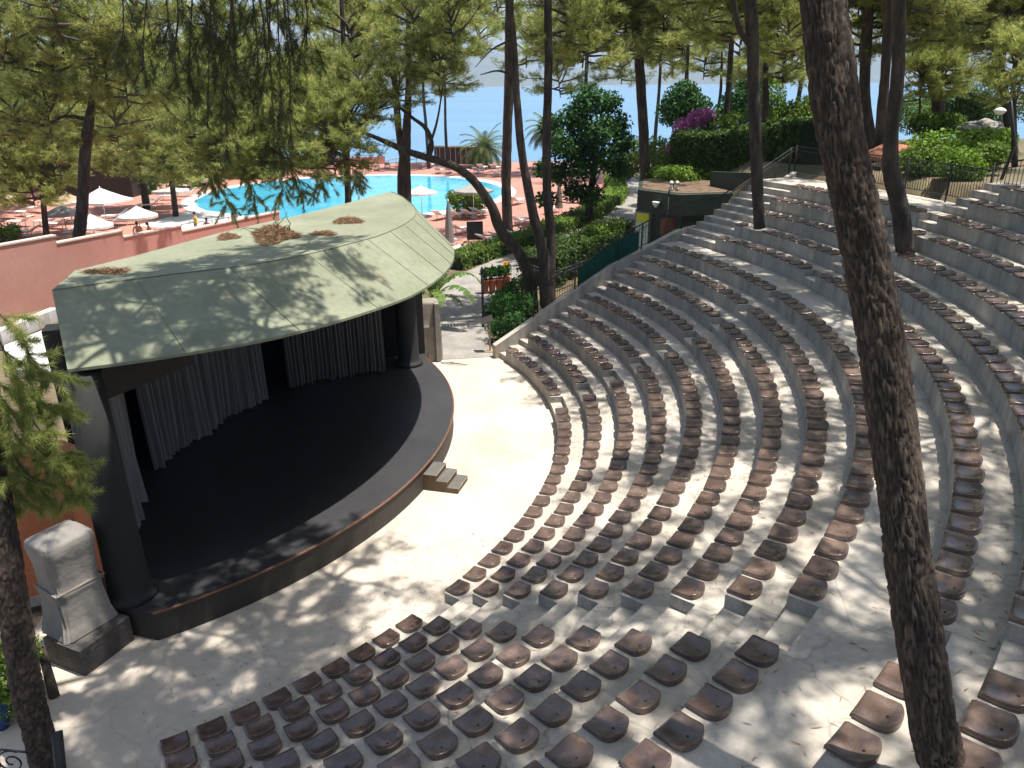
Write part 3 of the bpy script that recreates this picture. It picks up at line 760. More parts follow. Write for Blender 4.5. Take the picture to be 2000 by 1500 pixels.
def add_crown(t, kind, which, pos, s, rz, tilt=(0, 0)):
    me, wm = CROWN[kind][which % 2]
    for nm, q in (('crown', me), ('limbs', wm)):
        o = bpy.data.objects.new(nm, q); COL.objects.link(o); o.parent = t
        o.location = Vector(pos) - t.location; o.rotation_euler = (tilt[0], tilt[1], rz)
        o.scale = (s, s, s) if not hasattr(s, '__len__') else s
tr_ = random.Random(77)
def pine(label, pts, rad, crowns, group=None, n=12, per=6, name='pine_tree', bark='bark', cat='tree', side=None):
    base = Vector(pts[0]); t = thing(name, base, label, cat, group)
    sub(trunk_mesh(pts, rad, n, per, .06, base.x), 'trunk', M[bark], t)
    for s_pts, s_rad in (side or []): sub(trunk_mesh(s_pts, s_rad, 8, 5, .06, base.y), 'bough', M[bark], t)
    for (kind, which, pos, s, rz) in crowns: add_crown(t, kind, which, pos, s, rz, (tr_.uniform(-.1, .1), tr_.uniform(-.1, .1)))
    return t
def pxpath(lst, Y0, Y1=None):
    out = []; k = len(lst) - 1
    for i, (u, v) in enumerate(lst): out.append(at(u, v, Y=lerp(Y0, Y1 if Y1 is not None else Y0, i / k)))
    return out

# ---- the big leaning trunk close to the camera (bark modelled as raised plates)
def near_trunk(pts, rad, name, parent, n=72, dz=.022, seed=0.0, amp=.030):
    L_ = sum((Vector(pts[i + 1]) - Vector(pts[i])).length for i in range(len(pts) - 1))
    per = max(4, int(L_ / dz / (len(pts) - 1))); C = catmull(pts, per); m_ = len(C); k = len(rad)
    rr = [float(np.interp(i / (m_ - 1) * (k - 1), range(k), rad)) for i in range(m_)]
    mb = MB(); mb.tube(C, rr, n); tone = []; vs = []
    for i, v in enumerate(mb.v):
        c = C[min(i // n, m_ - 1)]; d = (Vector(v) - c).normalized(); a = 2 * PI * (i % n) / n
        q = Vector((math.cos(a) * 3.1, math.sin(a) * 3.1, (i // n) * dz * 2.0 + seed))
        q = q + .35 * mnoise.noise_vector(q * 1.7)
        ds, _ = mnoise.voronoi(q * 2.5); crack = min(1, (ds[1] - ds[0]) * 3.4)
        pl_ = .5 + .5 * mnoise.noise(q * 3.1); fine = mnoise.noise(Vector((q.x * 6, q.y * 6, q.z * 3)))
        h = crack * (.55 + .45 * pl_) + .18 * fine
        vs.append(tuple(Vector(v) + d * (amp * (h - .55) + .022 * mnoise.noise(q * .45)))); tone.append(max(0, min(1, h * .8 + .12 * fine)))
    mb.v = vs; o = sub(mb, name, M['bark_near'], parent)
    at_ = o.data.attributes.new('tone', 'FLOAT', 'POINT'); at_.data.foreach_set('value', np.array(tone, dtype=np.float32)); return o
big = thing('pine_tree', at(1862, 1660, Y=4.05), 'big dark pine trunk leaning across the right side nearest the camera', 'tree')
bp_ = [at(1862, 1660, Y=4.05), at(1818, 1480, Y=4.5), at(1772, 1150, Y=4.8), at(1742, 850, Y=5.1), at(1706, 560, Y=5.45), at(1655, 300, Y=5.75), at(1621, 0, Y=6.1), at(1600, -260, Y=6.5)]
near_trunk(bp_ + [bp_[-1] + Vector((-.6, .8, 3.6))], [wpx(42, p) for p in bp_] + [.15], 'trunk', big, n=84, seed=1.3)
tp = bp_[-1] + Vector((-.6, .8, 3.4))
for kind, w_, off, s, rz in (('flat', 0, (.6, .3, .5), 1.0, .3), ('dome', 1, (-1.5, 1.5, 1.2), .8, 2.0)):
    add_crown(big, kind, w_, tp + Vector(off), s, rz)
# ---- the pine at the lower left
lt = thing('pine_tree', at(112, 1610, Y=8.0), 'dark pine trunk with drooping bright green boughs along the left edge', 'tree')
lp_ = [at(112, 1610, Y=8.0), at(78, 1480, Y=8.3), at(42, 1330, Y=8.6), at(16, 1150, Y=8.9), at(-12, 950, Y=9.2), at(-40, 700, Y=9.4), at(-60, 400, Y=9.6), at(-50, 50, Y=9.7), at(20, -300, Y=9.7)]
near_trunk(lp_ + [lp_[-1] + Vector((.8, .3, 2.6))], [wpx(27, p) for p in lp_[:6]] + [.13, .12, .12, .08], 'trunk', lt, n=48, dz=.03, seed=9.1)

def boughs(parent, paths, seed, tuft_every=.05, L=.16, w=.005, nn=26, need='needle', rad=.02, from_f=.3, side=.35, nside=5, drop=.0, spread=.75, skip=0.0):
    r_ = random.Random(seed); C, D = [], []; mb = MB()
    for pth in paths:
        Cc = catmull(pth, 6); m_ = len(Cc)
        mb.tube(Cc, [lerp(rad, rad * .22, i / (m_ - 1)) for i in range(m_)], 6)
        tw = [(Cc, from_f)]
        for s_ in range(nside):
            f = r_.uniform(.15, .98); i = min(int(f * (m_ - 1)), m_ - 2); p0 = Cc[i]
            dd = ((Cc[i + 1] - Cc[i]).normalized() * .6 + Vector((r_.gauss(0, .6), r_.gauss(0, .6), r_.gauss(-drop, .5)))).normalized()
            ln = side * r_.uniform(.5, 1.2); q = [p0, p0 + dd * ln * .5 + Vector((0, 0, r_.uniform(-.03, .03))), p0 + dd * ln + Vector((0, 0, -.25 * ln * drop))]
            q = catmull(q, 4); mb.tube(q, [lerp(rad * .4, rad * .12, j / (len(q) - 1)) for j in range(len(q))], 4)
            if r_.random() >= skip: tw.append((q, .35))
        for q, f0 in tw:
            k = len(q); ln = sum((q[j + 1] - q[j]).length for j in range(k - 1))
            for j in range(max(2, int(ln * (1 - f0) / tuft_every))):
                f = r_.uniform(f0, 1.0); x = f * (k - 1); i = min(int(x), k - 2); c = q[i].lerp(q[i + 1], x - i)
                C.append(tuple(c)); D.append(tuple((q[i + 1] - q[i]).normalized() + Vector((r_.gauss(0, .3), r_.gauss(0, .3), r_.gauss(.1, .3)))))
    sub(mb, 'bough', M['twig'], parent)
    V, F, T = needle_tris(C, D, nn, L, w, spread, seed)
    o = link('needles', mesh_np('needles', V, F, False, T), M[need], parent); o.matrix_parent_inverse = Matrix.Translation(-parent.location)
rb = random.Random(3)
pths = []
for (u0, v0, u1, v1, u2, v2, Y) in ((-30, 560, 40, 640, 90, 740, 9.3), (-30, 640, 60, 700, 125, 720, 9.4), (-20, 600, 30, 720, 60, 850, 9.2), (10, 700, 80, 770, 135, 790, 9.5),
                                    (0, 760, 60, 830, 120, 830, 9.3), (20, 780, 70, 860, 140, 880, 9.4), (-20, 800, 30, 880, 60, 960, 9.2), (40, 830, 110, 890, 165, 905, 9.5),
                                    (60, 860, 120, 930, 165, 945, 9.5), (30, 880, 70, 930, 100, 970, 9.3), (-30, 700, 10, 780, 20, 860, 9.1), (-20, 860, 20, 920, 35, 980, 9.2),
                                    (60, 800, 95, 850, 120, 900, 9.6), (-20, 720, 40, 760, 80, 800, 9.6), (60, 880, 100, 900, 130, 960, 9.4)):
    pths.append([at(u0, v0, Y=Y), at(u1, v1, Y=Y + rb.uniform(-.1, .2)), at(u2, v2, Y=Y + rb.uniform(-.1, .4))])
boughs(lt, pths, 5, .026, .15, .0062, 30, rad=.016, side=.32, nside=9, drop=.3)
# the big limbs that reach over the stage and the bare twiggy boughs that hang into the top of the picture
top_ = lp_[-1] + Vector((.8, .3, 2.6))
sub(trunk_mesh([lp_[-1] + Vector((.5, .2, 1.6)), (-4.9, 9.6, 13.6), (-3.9, 10.0, 13.6), (-2.4, 10.6, 13.2)], [.09, .08, .06, .03], 8), 'bough', M['bark'], lt)
hang = []
for (u0, u1, v1, Y) in ((360, 350, 90, 8.6), (395, 380, 170, 9.0), (430, 415, 240, 8.8), (455, 470, 150, 9.3), (480, 452, 300, 8.7), (500, 505, 210, 9.1), (530, 545, 330, 8.9), (555, 560, 230, 8.6),
                        (575, 590, 130, 9.2), (420, 445, 120, 8.5), (545, 520, 180, 9.4), (330, 335, 60, 9.1), (470, 440, 210, 9.5), (560, 575, 290, 9.0), (505, 530, 90, 8.4), (400, 420, 60, 9.3), (600, 610, 60, 9.0), (310, 290, 130, 9.6), (250, 240, 90, 9.8)):
    um = (u0 + u1) / 2 + rb.uniform(-14, 14)
    hang.append([at(u0, -90, Y=Y), at(um, v1 * .4, Y=Y + .1), at(u1, v1, Y=Y + rb.uniform(-.1, .2))])
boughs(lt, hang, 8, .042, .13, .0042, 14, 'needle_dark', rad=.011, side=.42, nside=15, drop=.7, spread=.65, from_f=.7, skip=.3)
for kind, w_, pos, s, rz in (('clump', 0, (-1.8, 8.0, 13.4), 1.1, .4), ('clump', 0, (-2.6, 11.3, 13.0), 1.0, 1.4), ('clump', 1, (-.6, 10.6, 13.6), 1.0, .4), ('clump', 0, (-5.2, 13.0, 13.0), 1.0, 3.0), ('clump', 1, (-3.4, 14.2, 13.2), .9, 2.0), ('clump', 1, (-3.6, 7.0, 13.0), 1.0, 2.9), ('clump', 0, (1.4, 6.8, 13.6), 1.1, 2.1), ('flat', 1, (-2.6, 5.6, 13.9), .7, 2.2), ('clump', 1, (-2.0, 16.4, 14.4), 1.0, 1.2), ('clump', 0, (-3.2, 14.9, 14.0), 1.1, .2), ('clump', 1, (-4.3, 12.0, 13.6), 1.05, .9), ('clump', 0, (-2.0, 13.0, 14.2), .9, 2.4), ('clump', 0, (.8, 8.8, 14.2), 1.1, 1.0), ('clump', 1, (.2, 12.8, 14.2), .8, 2.6)):
    add_crown(lt, kind, w_, pos, s, rz)

# ---- pines among the seats and beside the seating
def up(p, dx, dy, z): return Vector((p[0] + dx, p[1] + dy, z))
p2 = pxpath([(1489, 455), (1486, 340), (1484, 200), (1482, 60), (1478, -60)], 26.6, 26.4)
pine('straight slim dark pine rising from the far block of seats', p2 + [up(p2[-1], -.2, .2, 17)], [wpx(11, p2[0]), wpx(11, p2[0]), .2, .2, .19, .1],
     [('flat', 0, up(p2[-1], 0, 0, 14.3), 1.05, .2), ('dome', 1, up(p2[-1], -.3, .5, 15.5), .8, 1.2), ('clump', 0, at(1400, 30, Y=30), 1.2, .3), ('clump', 1, at(1440, 95, Y=30), 1.0, 1.3), ('clump', 0, at(1520, 60, Y=30), 1.2, 2.3), ('clump', 1, at(1545, 130, Y=30), .9, .9), ('clump', 1, at(1490, 15, Y=29), 1.2, 2.9)], n=16,
     side=[([at(1484, 105, Y=26.5), at(1460, 70, Y=26.2), at(1448, 20, Y=25.9), at(1446, -60, Y=25.6)], [.11, .10, .09, .07])])
p3 = pxpath([(1774, 512), (1764, 420), (1748, 345), (1752, 260), (1764, 170), (1768, 80), (1769, -20), (1768, -120)], 21.1)
pine('crooked pine with a bent foot growing out of the upper terraces', p3 + [up(p3[-1], .2, .2, 17)], [wpx(17, p3[0]), wpx(16, p3[0]), wpx(14, p3[0]), wpx(12.5, p3[0]), wpx(12, p3[0]), .165, .155, .15, .08],
     [('flat', 1, up(p3[-1], 0, 0, 14.5), 1.0, .9), ('flat', 0, up(p3[-1], 4.0, 3.0, 16.0), 1.0, 2.9), ('dome', 0, up(p3[-1], .3, 1.0, 15.5), .85, 2.2)], n=18)
p4 = pxpath([(1716, 330), (1700, 200), (1706, 90), (1713, 0), (1718, -60)], 36)
pine('dark pine trunk showing between the big near trunk and the crooked pine', p4 + [up(p4[-1], .2, .2, 18)], [.25, .23, .22, .21, .2, .1], [('dome', 1, up(p4[-1], .2, 0, 13.6), .9, .1), ('clump', 0, at(1690, 40, Y=36), 1.5, .4), ('clump', 1, at(1735, 75, Y=37), 1.4, 1.4), ('clump', 0, at(1690, 130, Y=38), 1.3, 2.4), ('clump', 1, at(1725, 10, Y=36), 1.6, 2.0)])
p5 = pxpath([(1727, 312), (1732, 240), (1741, 150), (1748, 50), (1755, -60)], 33)
pine('reddish pine trunk standing behind the little tiled roof', p5 + [up(p5[-1], .2, .2, 18)], [.24, .21, .18, .17, .16, .08], [('flat', 0, up(p5[-1], .2, 0, 14.3), .9, 2.1), ('clump', 0, at(1790, 40, Y=34), 1.4, .4), ('clump', 1, at(1835, 70, Y=35), 1.2, 1.4), ('clump', 1, at(1795, 120, Y=36), 1.1, 2.4)])
p6 = pxpath([(1269, 372), (1268, 320), (1264, 200), (1258, 80), (1252, -40)], 46)
pine('tall straight pine behind the dark green kiosk roof', p6 + [up(p6[-1], -.2, .2, 21)], [.32, .29, .28, .27, .26, .1],
     [('flat', 0, up(p6[-1], 0, 0, 14.6), 1.15, .5), ('dome', 1, up(p6[-1], -.6, .3, 16.5), .9, 1.9), ('flat', 1, at(1160, 40, Y=45), 1.0, .4), ('clump', 0, at(1205, 115, Y=45), 1.7, .4), ('dome', 0, at(1235, 60, Y=46), .8, .1), ('clump', 1, at(1150, 130, Y=46), 1.8, 1.4), ('flat', 0, at(1310, 60, Y=46), 1.0, 2.4), ('clump', 1, at(1345, 110, Y=45), 1.6, 1.0), ('clump', 0, at(1225, 20, Y=44), 1.8, .9)])
g7 = 'two pines rising together beside the green net'
p7 = pxpath([(1075, 622), (1078, 540), (1083, 470), (1076, 385), (1078, 245), (1084, 110), (1086, -30)], 31.5, 32)
pine('upright pine rising from the shared foot beside the green net', p7 + [up(p7[-1], .3, .2, 17)], [wpx(15, p7[0]), wpx(10, p7[0]), wpx(9, p7[0]), .18, .17, .16, .15, .08],
     [('dome', 0, up(p7[-1], .6, .4, 13.2), .75, .5), ('clump', 1, at(1120, 90, Y=33), 1.1, .4), ('clump', 0, at(1160, 130, Y=33), .9, 1.4)], g7, n=16)
p7b = pxpath([(1070, 600), (1066, 500), (1048, 420), (1030, 315), (1021, 210), (1017, 105), (1006, -30)], 31.6, 31)
pine('pine bowed to the left that joins the upright pine at its foot', p7b + [up(p7b[-1], -.5, .2, 16.5)], [wpx(13, p7b[0]), wpx(11.5, p7b[0]), wpx(9.5, p7b[0]), wpx(7.5, p7b[0]), .145, .135, .13, .07],
     [('flat', 1, up(p7b[-1], -.4, .4, 14), .8, 2.5)], g7, n=14,
     side=[([at(1019, 150, Y=31.2), at(985, 138, Y=31), at(950, 145, Y=30.6)], [.05, .035, .015]), ([at(1019, 75, Y=31.2), at(975, 95, Y=31), at(940, 130, Y=30.6)], [.045, .03, .012])])
p7c = pxpath([(1042, 622), (1038, 545), (1017, 493), (984, 450), (968, 405), (938, 358), (898, 324), (846, 306), (806, 292), (768, 275), (718, 252)], 32, 30)
t7c = pine('pine leaning far left over the path with a long bare curved trunk', p7c, [wpx(14, p7c[0]), wpx(11.5, p7c[0]), wpx(10.5, p7c[0]), wpx(10, p7c[0]), wpx(9, p7c[0]), wpx(7.5, p7c[0]), wpx(7, p7c[0]), wpx(6.5, p7c[0]), wpx(5.5, p7c[0]), wpx(4.5, p7c[0]), .05],
     [('clump', 0, at(690, 285, Y=30.5), 1.0, .3), ('clump', 1, at(645, 300, Y=30), .95, 1.2), ('clump', 1, at(740, 235, Y=31), .7, .2), ('clump', 0, at(790, 205, Y=31), .65, 2.0), ('clump', 1, at(720, 200, Y=31.2), .8, .9),
      ('clump', 0, at(870, 175, Y=31), .75, 2.2), ('clump', 1, at(845, 150, Y=31), .7, 1.5), ('clump', 0, at(665, 345, Y=30), .7, .3), ('clump', 1, at(820, 100, Y=31), 1.0, .7), ('clump', 0, at(900, 105, Y=30.6), .9, .1)], n=16, per=8,
     side=[([at(846, 306, Y=30.5), at(852, 275, Y=30.6), at(840, 246, Y=30.7), at(815, 226, Y=30.8), at(788, 202, Y=31), at(768, 176, Y=31)], [.11, .10, .085, .065, .05, .02]),
           ([at(720, 252, Y=30), at(680, 258, Y=30), at(620, 262, Y=30)], [.06, .045, .02]),
           ([at(845, 290, Y=30.6), at(862, 240, Y=30.7), at(872, 190, Y=30.8), at(880, 130, Y=30.6)], [.06, .045, .03, .015]),
           ([at(790, 204, Y=31), at(772, 205, Y=31), at(745, 215, Y=31), at(720, 235, Y=31)], [.03, .025, .02, .012])])
p9 = pxpath([(998, 458), (996, 360), (1001, 250), (1006, 140), (1010, 0)], 50)
pine('straight pine on the terracotta terrace behind the two joined pines', p9 + [up(p9[-1], .3, .2, 19)], [.34, .31, .3, .28, .25, .1], [('flat', 1, at(985, 20, Y=50), .75, .5)])
p8 = pxpath([(797, 410), (797, 340), (802, 270), (808, 190), (811, 90), (813, 0)], 40)
pine('pine with a pale thick foot rising behind the stage roof', p8 + [up(p8[-1], .3, .2, 17)], [.36, .33, .24, .16, .14, .12, .06],
     [('clump', 0, at(700, 60, Y=40), 1.6, .5), ('clump', 1, at(790, 40, Y=40), 1.5, 1.5), ('clump', 1, at(860, 60, Y=41), 1.3, 2.5), ('dome', 0, at(800, -110, Y=40), .8, .3), ('clump', 0, at(745, 110, Y=41), 1.0, 2.6)],
     side=[([at(798, 315, Y=40), at(788, 245, Y=40.2), at(781, 130, Y=40.2), at(774, 20, Y=40.3)], [.22, .17, .15, .12])])
# low boughs of a tree standing behind the stage, hanging before the pool
p16 = pxpath([(687, 430), (687, 380), (686, 300), (685, 190), (684, 90), (680, -60)], 34)
t16 = pine('slim pine behind the stage with dark boughs drooping in front of the pool', p16, [.15, .14, .13, .12, .10, .07],
           [('clump', 1, at(480, 345, Y=31), 1.0, .5), ('clump', 0, at(560, 320, Y=31.5), 1.0, 1.0), ('clump', 1, at(440, 310, Y=31), 1.1, 2.0), ('clump', 0, at(600, 280, Y=32), 1.1, .1), ('clump', 1, at(520, 270, Y=32), 1.2, .8), ('flat', 0, at(480, 170, Y=33), .7, .8), ('dome', 1, at(420, 60, Y=33), .9, .8), ('clump', 0, at(640, 250, Y=33), 1.1, .8), ('clump', 1, at(700, 130, Y=34), 1.3, .8), ('clump', 0, at(395, 285, Y=33), 1.2, 2.8), ('clump', 1, at(660, 200, Y=33.5), 1.0, 2.8), ('clump', 1, at(520, 345, Y=31), .8, 1.8), ('clump', 0, at(680, 320, Y=31.5), .8, 1.1)])
boughs(t16, [[at(470, 300, Y=31), at(500, 350, Y=30.8), at(505, 395, Y=30.6)], [at(520, 290, Y=31), at(560, 345, Y=30.8), at(545, 390, Y=30.6)], [at(420, 320, Y=31), at(440, 360, Y=30.8), at(462, 405, Y=30.6)],
             [at(590, 290, Y=31.3), at(640, 330, Y=31), at(620, 370, Y=30.9)], [at(640, 290, Y=31.3), at(690, 320, Y=31), at(715, 350, Y=30.9)], [at(560, 300, Y=31), at(590, 340, Y=31), at(600, 385, Y=30.9)], [at(400, 300, Y=31), at(420, 330, Y=31), at(415, 350, Y=30.9)]],
       14, .035, .17, .011, 15, 'needle', rad=.02, side=.8, nside=24, drop=.35, from_f=.75)
# ---- the pines left of the pool
def simple(label, u, vb, Y, lean, r0, crowns, group=None, ztop=14, vm=None):
    b = at(u, vb, Y=Y); b.z = float(ground_z(b.x, b.y)); tpt = Vector((b.x + lean, b.y + .5, ztop))
    mid = b.lerp(tpt, .5) + Vector((tr_.uniform(-.4, .4), 0, 0))
    return pine(label, [b, b.lerp(mid, .5) + Vector((tr_.uniform(-.12, .12), 0, 0)), mid, tpt], [r0, r0 * .9, r0 * .75, r0 * .3], [(k, w_, at(cu, cv, Y=cy_), s, tr_.uniform(0, 6)) for (k, w_, cu, cv, cy_, s) in crowns], group)
p11 = pxpath([(160, 450), (168, 380), (174, 300), (181, 240), (187, 205), (196, 150), (205, 60)], 42)
pine('forked leaning pine behind the pink wall at the left', p11, [.33, .30, .29, .28, .22, .15, .08], [('clump', 0, at(120, 170, Y=42), 1.5, .2), ('clump', 1, at(220, 130, Y=41), 1.6, .9), ('dome', 0, at(190, 130, Y=43), .8, 1.9), ('dome', 1, at(60, 170, Y=44), .75, .9), ('clump', 0, at(260, 190, Y=41), 1.3, 1.7), ('clump', 1, at(50, 260, Y=42), 1.3, 1.2), ('clump', 0, at(110, 260, Y=42), 1.3, .7), ('clump', 1, at(20, 110, Y=40), 1.6, .7), ('clump', 0, at(290, 90, Y=40), 1.6, 2.7), ('clump', 1, at(240, 265, Y=43), 1.1, 2.0), ('clump', 0, at(130, 60, Y=38), 1.6, 1.7)],
     side=[([at(183, 218, Y=42), at(150, 211, Y=41.8), at(122, 213, Y=41.6)], [.12, .09, .05])])
simple('short slim pine beside the pink wall coping, with a low bushy crown', 97, 450, 50.5, .2, .2, [('clump', 0, 30, 345, 50, 1.5), ('clump', 1, 75, 385, 49.5, 1.2), ('clump', 1, 10, 290, 50, 1.6), ('clump', 0, 130, 300, 50.5, 1.5), ('dome', 0, 85, 350, 50.5, .75), ('dome', 1, 40, 300, 51, .8), ('clump', 1, 120, 350, 50, 1.2)], ztop=7)
simple('small pine on the terrace at the left end of the pool', 350, 412, 59, -.1, .22, [('clump', 0, 360, 300, 59, 1.7), ('clump', 1, 400, 350, 58, 1.1), ('clump', 0, 310, 300, 59, 1.5), ('dome', 1, 345, 330, 59, .55), ('clump', 0, 320, 335, 58.5, 1.2), ('clump', 1, 385, 330, 58.5, 1.2)], ztop=6.5)
simple('leaning grey pine trunk behind the white umbrellas', 294, 398, 63, -1.0, .3, [('clump', 1, 215, 315, 62, 1.6), ('clump', 0, 285, 330, 61, 1.4), ('dome', 0, 285, 240, 63, 1.0), ('clump', 0, 250, 310, 62, 1.4)], ztop=10)
gb = 'pines in the wood behind the pool'
BG = [(-40, 1, 62, 1.0), (30, 0, 75, 1.05), (95, 1, 86, 1.1), (150, 0, 72, .95), (225, 1, 90, 1.15), (270, 0, 80, 1.0), (330, 1, 94, 1.15), (385, 0, 84, 1.0), (435, 1, 95, 1.15), (480, 0, 88, .95), (535, 1, 97, 1.05), (585, 0, 96, .85),
      (5, 1, 96, 1.1), (180, 0, 98, 1.2), (640, 1, 99, .72), (300, 0, 99, 1.25), (415, 1, 99, 1.2), (-90, 0, 80, 1.2), (510, 0, 99, 1.0)]
desc = ['yellow green', 'deep green', 'ragged', 'dense', 'tall', 'broad', 'narrow', 'loose', 'drooping', 'bushy']
where = ['at the left edge of the photo', 'above the tan umbrella at far left', 'left of the forked pine', 'just behind the forked pine', 'right of the forked pine', 'above the big white umbrella', 'above the small terrace pine', 'above the left end of the pool', 'behind the hanging dark twigs', 'between the hanging twigs and the pool', 'right of the hanging twigs', 'nearest the gap of sky',
         'far back at the left edge', 'far back beyond the forked pine', 'last before the sea on the right', 'far back above the white umbrella', 'far back behind the hanging twigs', 'cut by the left edge', 'far back right of the hanging twigs']
for i, (u, w_, Y, s) in enumerate(BG):
    b = at(u, 300, Y=Y); z0 = float(ground_z(b.x, b.y)); b.z = z0
    pine(f'{desc[i % 10]} pine in the wood behind the pool, {where[i]}', [b, b + Vector((.2, 0, 5)), b + Vector((0, 0, 11 * s))], [.3, .26, .08],
         [('full', w_, b + Vector((0, 0, 1.3 + (.8 if Y > 90 else 0))), s * tr_.uniform(.92, 1.06), tr_.uniform(0, 6))], gb, n=8, per=3)
# ---- pines between the terrace, the sea and the upper garden
MID = [('slender far pine left of the palm, against the sea', 882, 292, 96, .2, .19, [('clump', 1, 880, 185, 96, 1.7), ('clump', 0, 868, 150, 96, 1.9), ('clump', 0, 905, 95, 96, 2.0), ('clump', 1, 950, 110, 96, 1.9)], 15),
       ('bent far pine over the sea right of the leaning trunk', 845, 300, 92, .3, .2, [('dome', 0, 850, 60, 92, .85), ('clump', 0, 838, 160, 92, 1.6)], 18),
       ('far pine with a high thin crown at the sky gap', 680, 300, 98, 0, .2, [('dome', 1, 665, 55, 98, 1.2), ('dome', 0, 700, 130, 98, .9)], 20),
       ('far pine behind the broadleaf tree by the sea', 1150, 300, 85, 0, .25, [('dome', 1, 1130, 110, 85, 1.1), ('dome', 0, 1210, 90, 86, 1.0), ('clump', 0, 1040, 130, 85, 2.0), ('clump', 1, 1105, 190, 85, 1.9), ('clump', 0, 1225, 165, 85, 1.9), ('clump', 1, 985, 60, 85, 1.6)], 18),
       ('thin straight pine against the sea right of the kiosk pine', 1288, 262, 80, .2, .2, [('flat', 1, 1300, 75, 80, 1.1), ('flat', 0, 1235, 60, 78, 1.0), ('clump', 1, 1290, 130, 80, 2.0), ('clump', 0, 1325, 150, 79, 1.6)], 18),
       ('spreading pine with twisted limbs above the magenta flowers', 1340, 240, 70, .2, .26, [('flat', 0, 1350, 110, 70, 1.25), ('flat', 1, 1300, 130, 71, .8)], 15),
       ('dark straight pine above the clipped hedge', 1424, 262, 56, .0, .24, [('flat', 1, 1420, 70, 56, 1.1), ('flat', 0, 1390, 10, 55, 1.0)], 18),
       ('thin far pine against the sea behind the clipped hedge', 1405, 255, 82, .0, .2, [('dome', 0, 1400, 90, 82, .8), ('clump', 1, 1385, 160, 82, 1.9), ('clump', 0, 1455, 150, 82, 2.2), ('clump', 1, 1490, 185, 82, 1.6)], 15),
       ('pine hidden behind the slim trunk in the seats', 1502, 270, 50, .0, .22, [('dome', 1, 1530, 90, 50, .8), ('clump', 1, 1540, 175, 50, 1.5), ('flat', 0, 1500, 20, 50, 1.0)], 15),
       ('far pine with a low golden crown left of the big trunk', 1560, 250, 66, .0, .22, [('dome', 0, 1555, 60, 66, .9), ('clump', 0, 1575, 165, 66, 1.5), ('clump', 1, 1560, 125, 65, 1.8), ('clump', 1, 1600, 110, 66, 1.6)], 15)]
for (lab, u, vb, Y, lean, r0, cr_, zt_) in MID: simple(lab, u, vb, Y, lean, r0, cr_, None, zt_)
# twisted pine in the upper garden at the right
p17 = pxpath([(1842, 262), (1842, 215), (1828, 150), (1812, 125), (1822, 112), (1834, 80), (1818, 40), (1808, -20)], 46, 45)
pine('twisted pine with crooked dark limbs in the upper right garden', p17, [.34, .32, .36, .36, .34, .30, .26, .2], [('clump', 0, at(1890, 60, Y=45), 1.6, .2), ('clump', 1, at(1830, 30, Y=46), 1.7, .2), ('dome', 0, at(1900, 60, Y=47), .85, 1.2), ('flat', 1, at(1790, 80, Y=50), .8, .2), ('clump', 1, at(1950, 120, Y=45), 1.4, 1.1), ('flat', 0, at(1870, 30, Y=48), 1.1, 1.6), ('clump', 0, at(1880, 130, Y=46), 1.7, 2.1), ('clump', 1, at(1930, 70, Y=46), 1.9, .1), ('clump', 0, at(1850, 170, Y=47), 1.3, 1.1)],
     side=[([at(1840, 190, Y=45.5), at(1872, 172, Y=45), at(1915, 160, Y=44.6), at(1960, 146, Y=44.2)], [.2, .17, .15, .12]), ([at(1812, 118, Y=45.5), at(1795, 105, Y=45.5), at(1770, 100, Y=45.5)], [.1, .07, .04])], n=14)
p18 = pxpath([(1990, 330), (1975, 220), (1965, 140), (1985, 70), (1970, -10)], 38)
pine('dark pine at the right edge above the rocks', p18, [.22, .2, .19, .18, .16], [('flat', 0, at(1965, 20, Y=38), .85, .2), ('clump', 1, at(1935, 110, Y=38), 1.4, 1.2), ('clump', 0, at(1995, 110, Y=38), 1.5, .2), ('clump', 1, at(1960, 40, Y=37), 1.7, 1.9), ('clump', 0, at(1985, 170, Y=39), 1.3, 2.2)])
p19 = pxpath([(1990, 345), (1990, 270), (1992, 180)], 31)
pine('young bright green pine beside the globe lamp at the right edge', p19, [.12, .1, .04], [('dome', 1, at(1988, 235, Y=31), .42, .2), ('clump', 0, at(1985, 200, Y=31), .9, 1.0)])
gy = 'young pale pines in the upper garden'
for lab, u, vb, v0 in (('young pale pine left of the twisted pine', 1800, 262, 215), ('young pale pine in front of the twisted pine', 1838, 262, 205)):
    q = pxpath([(u, vb), (u + 6, (vb + v0) / 2), (u + 8, v0 - 30)], 42)
    pine(lab, q, [.07, .06, .03], [('clump', 0 if u < 1820 else 1, at(u + 6, v0, Y=42), .95, u), ('clump', 1, at(u + 10, v0 - 30, Y=42), .7, u)], gy, n=8)
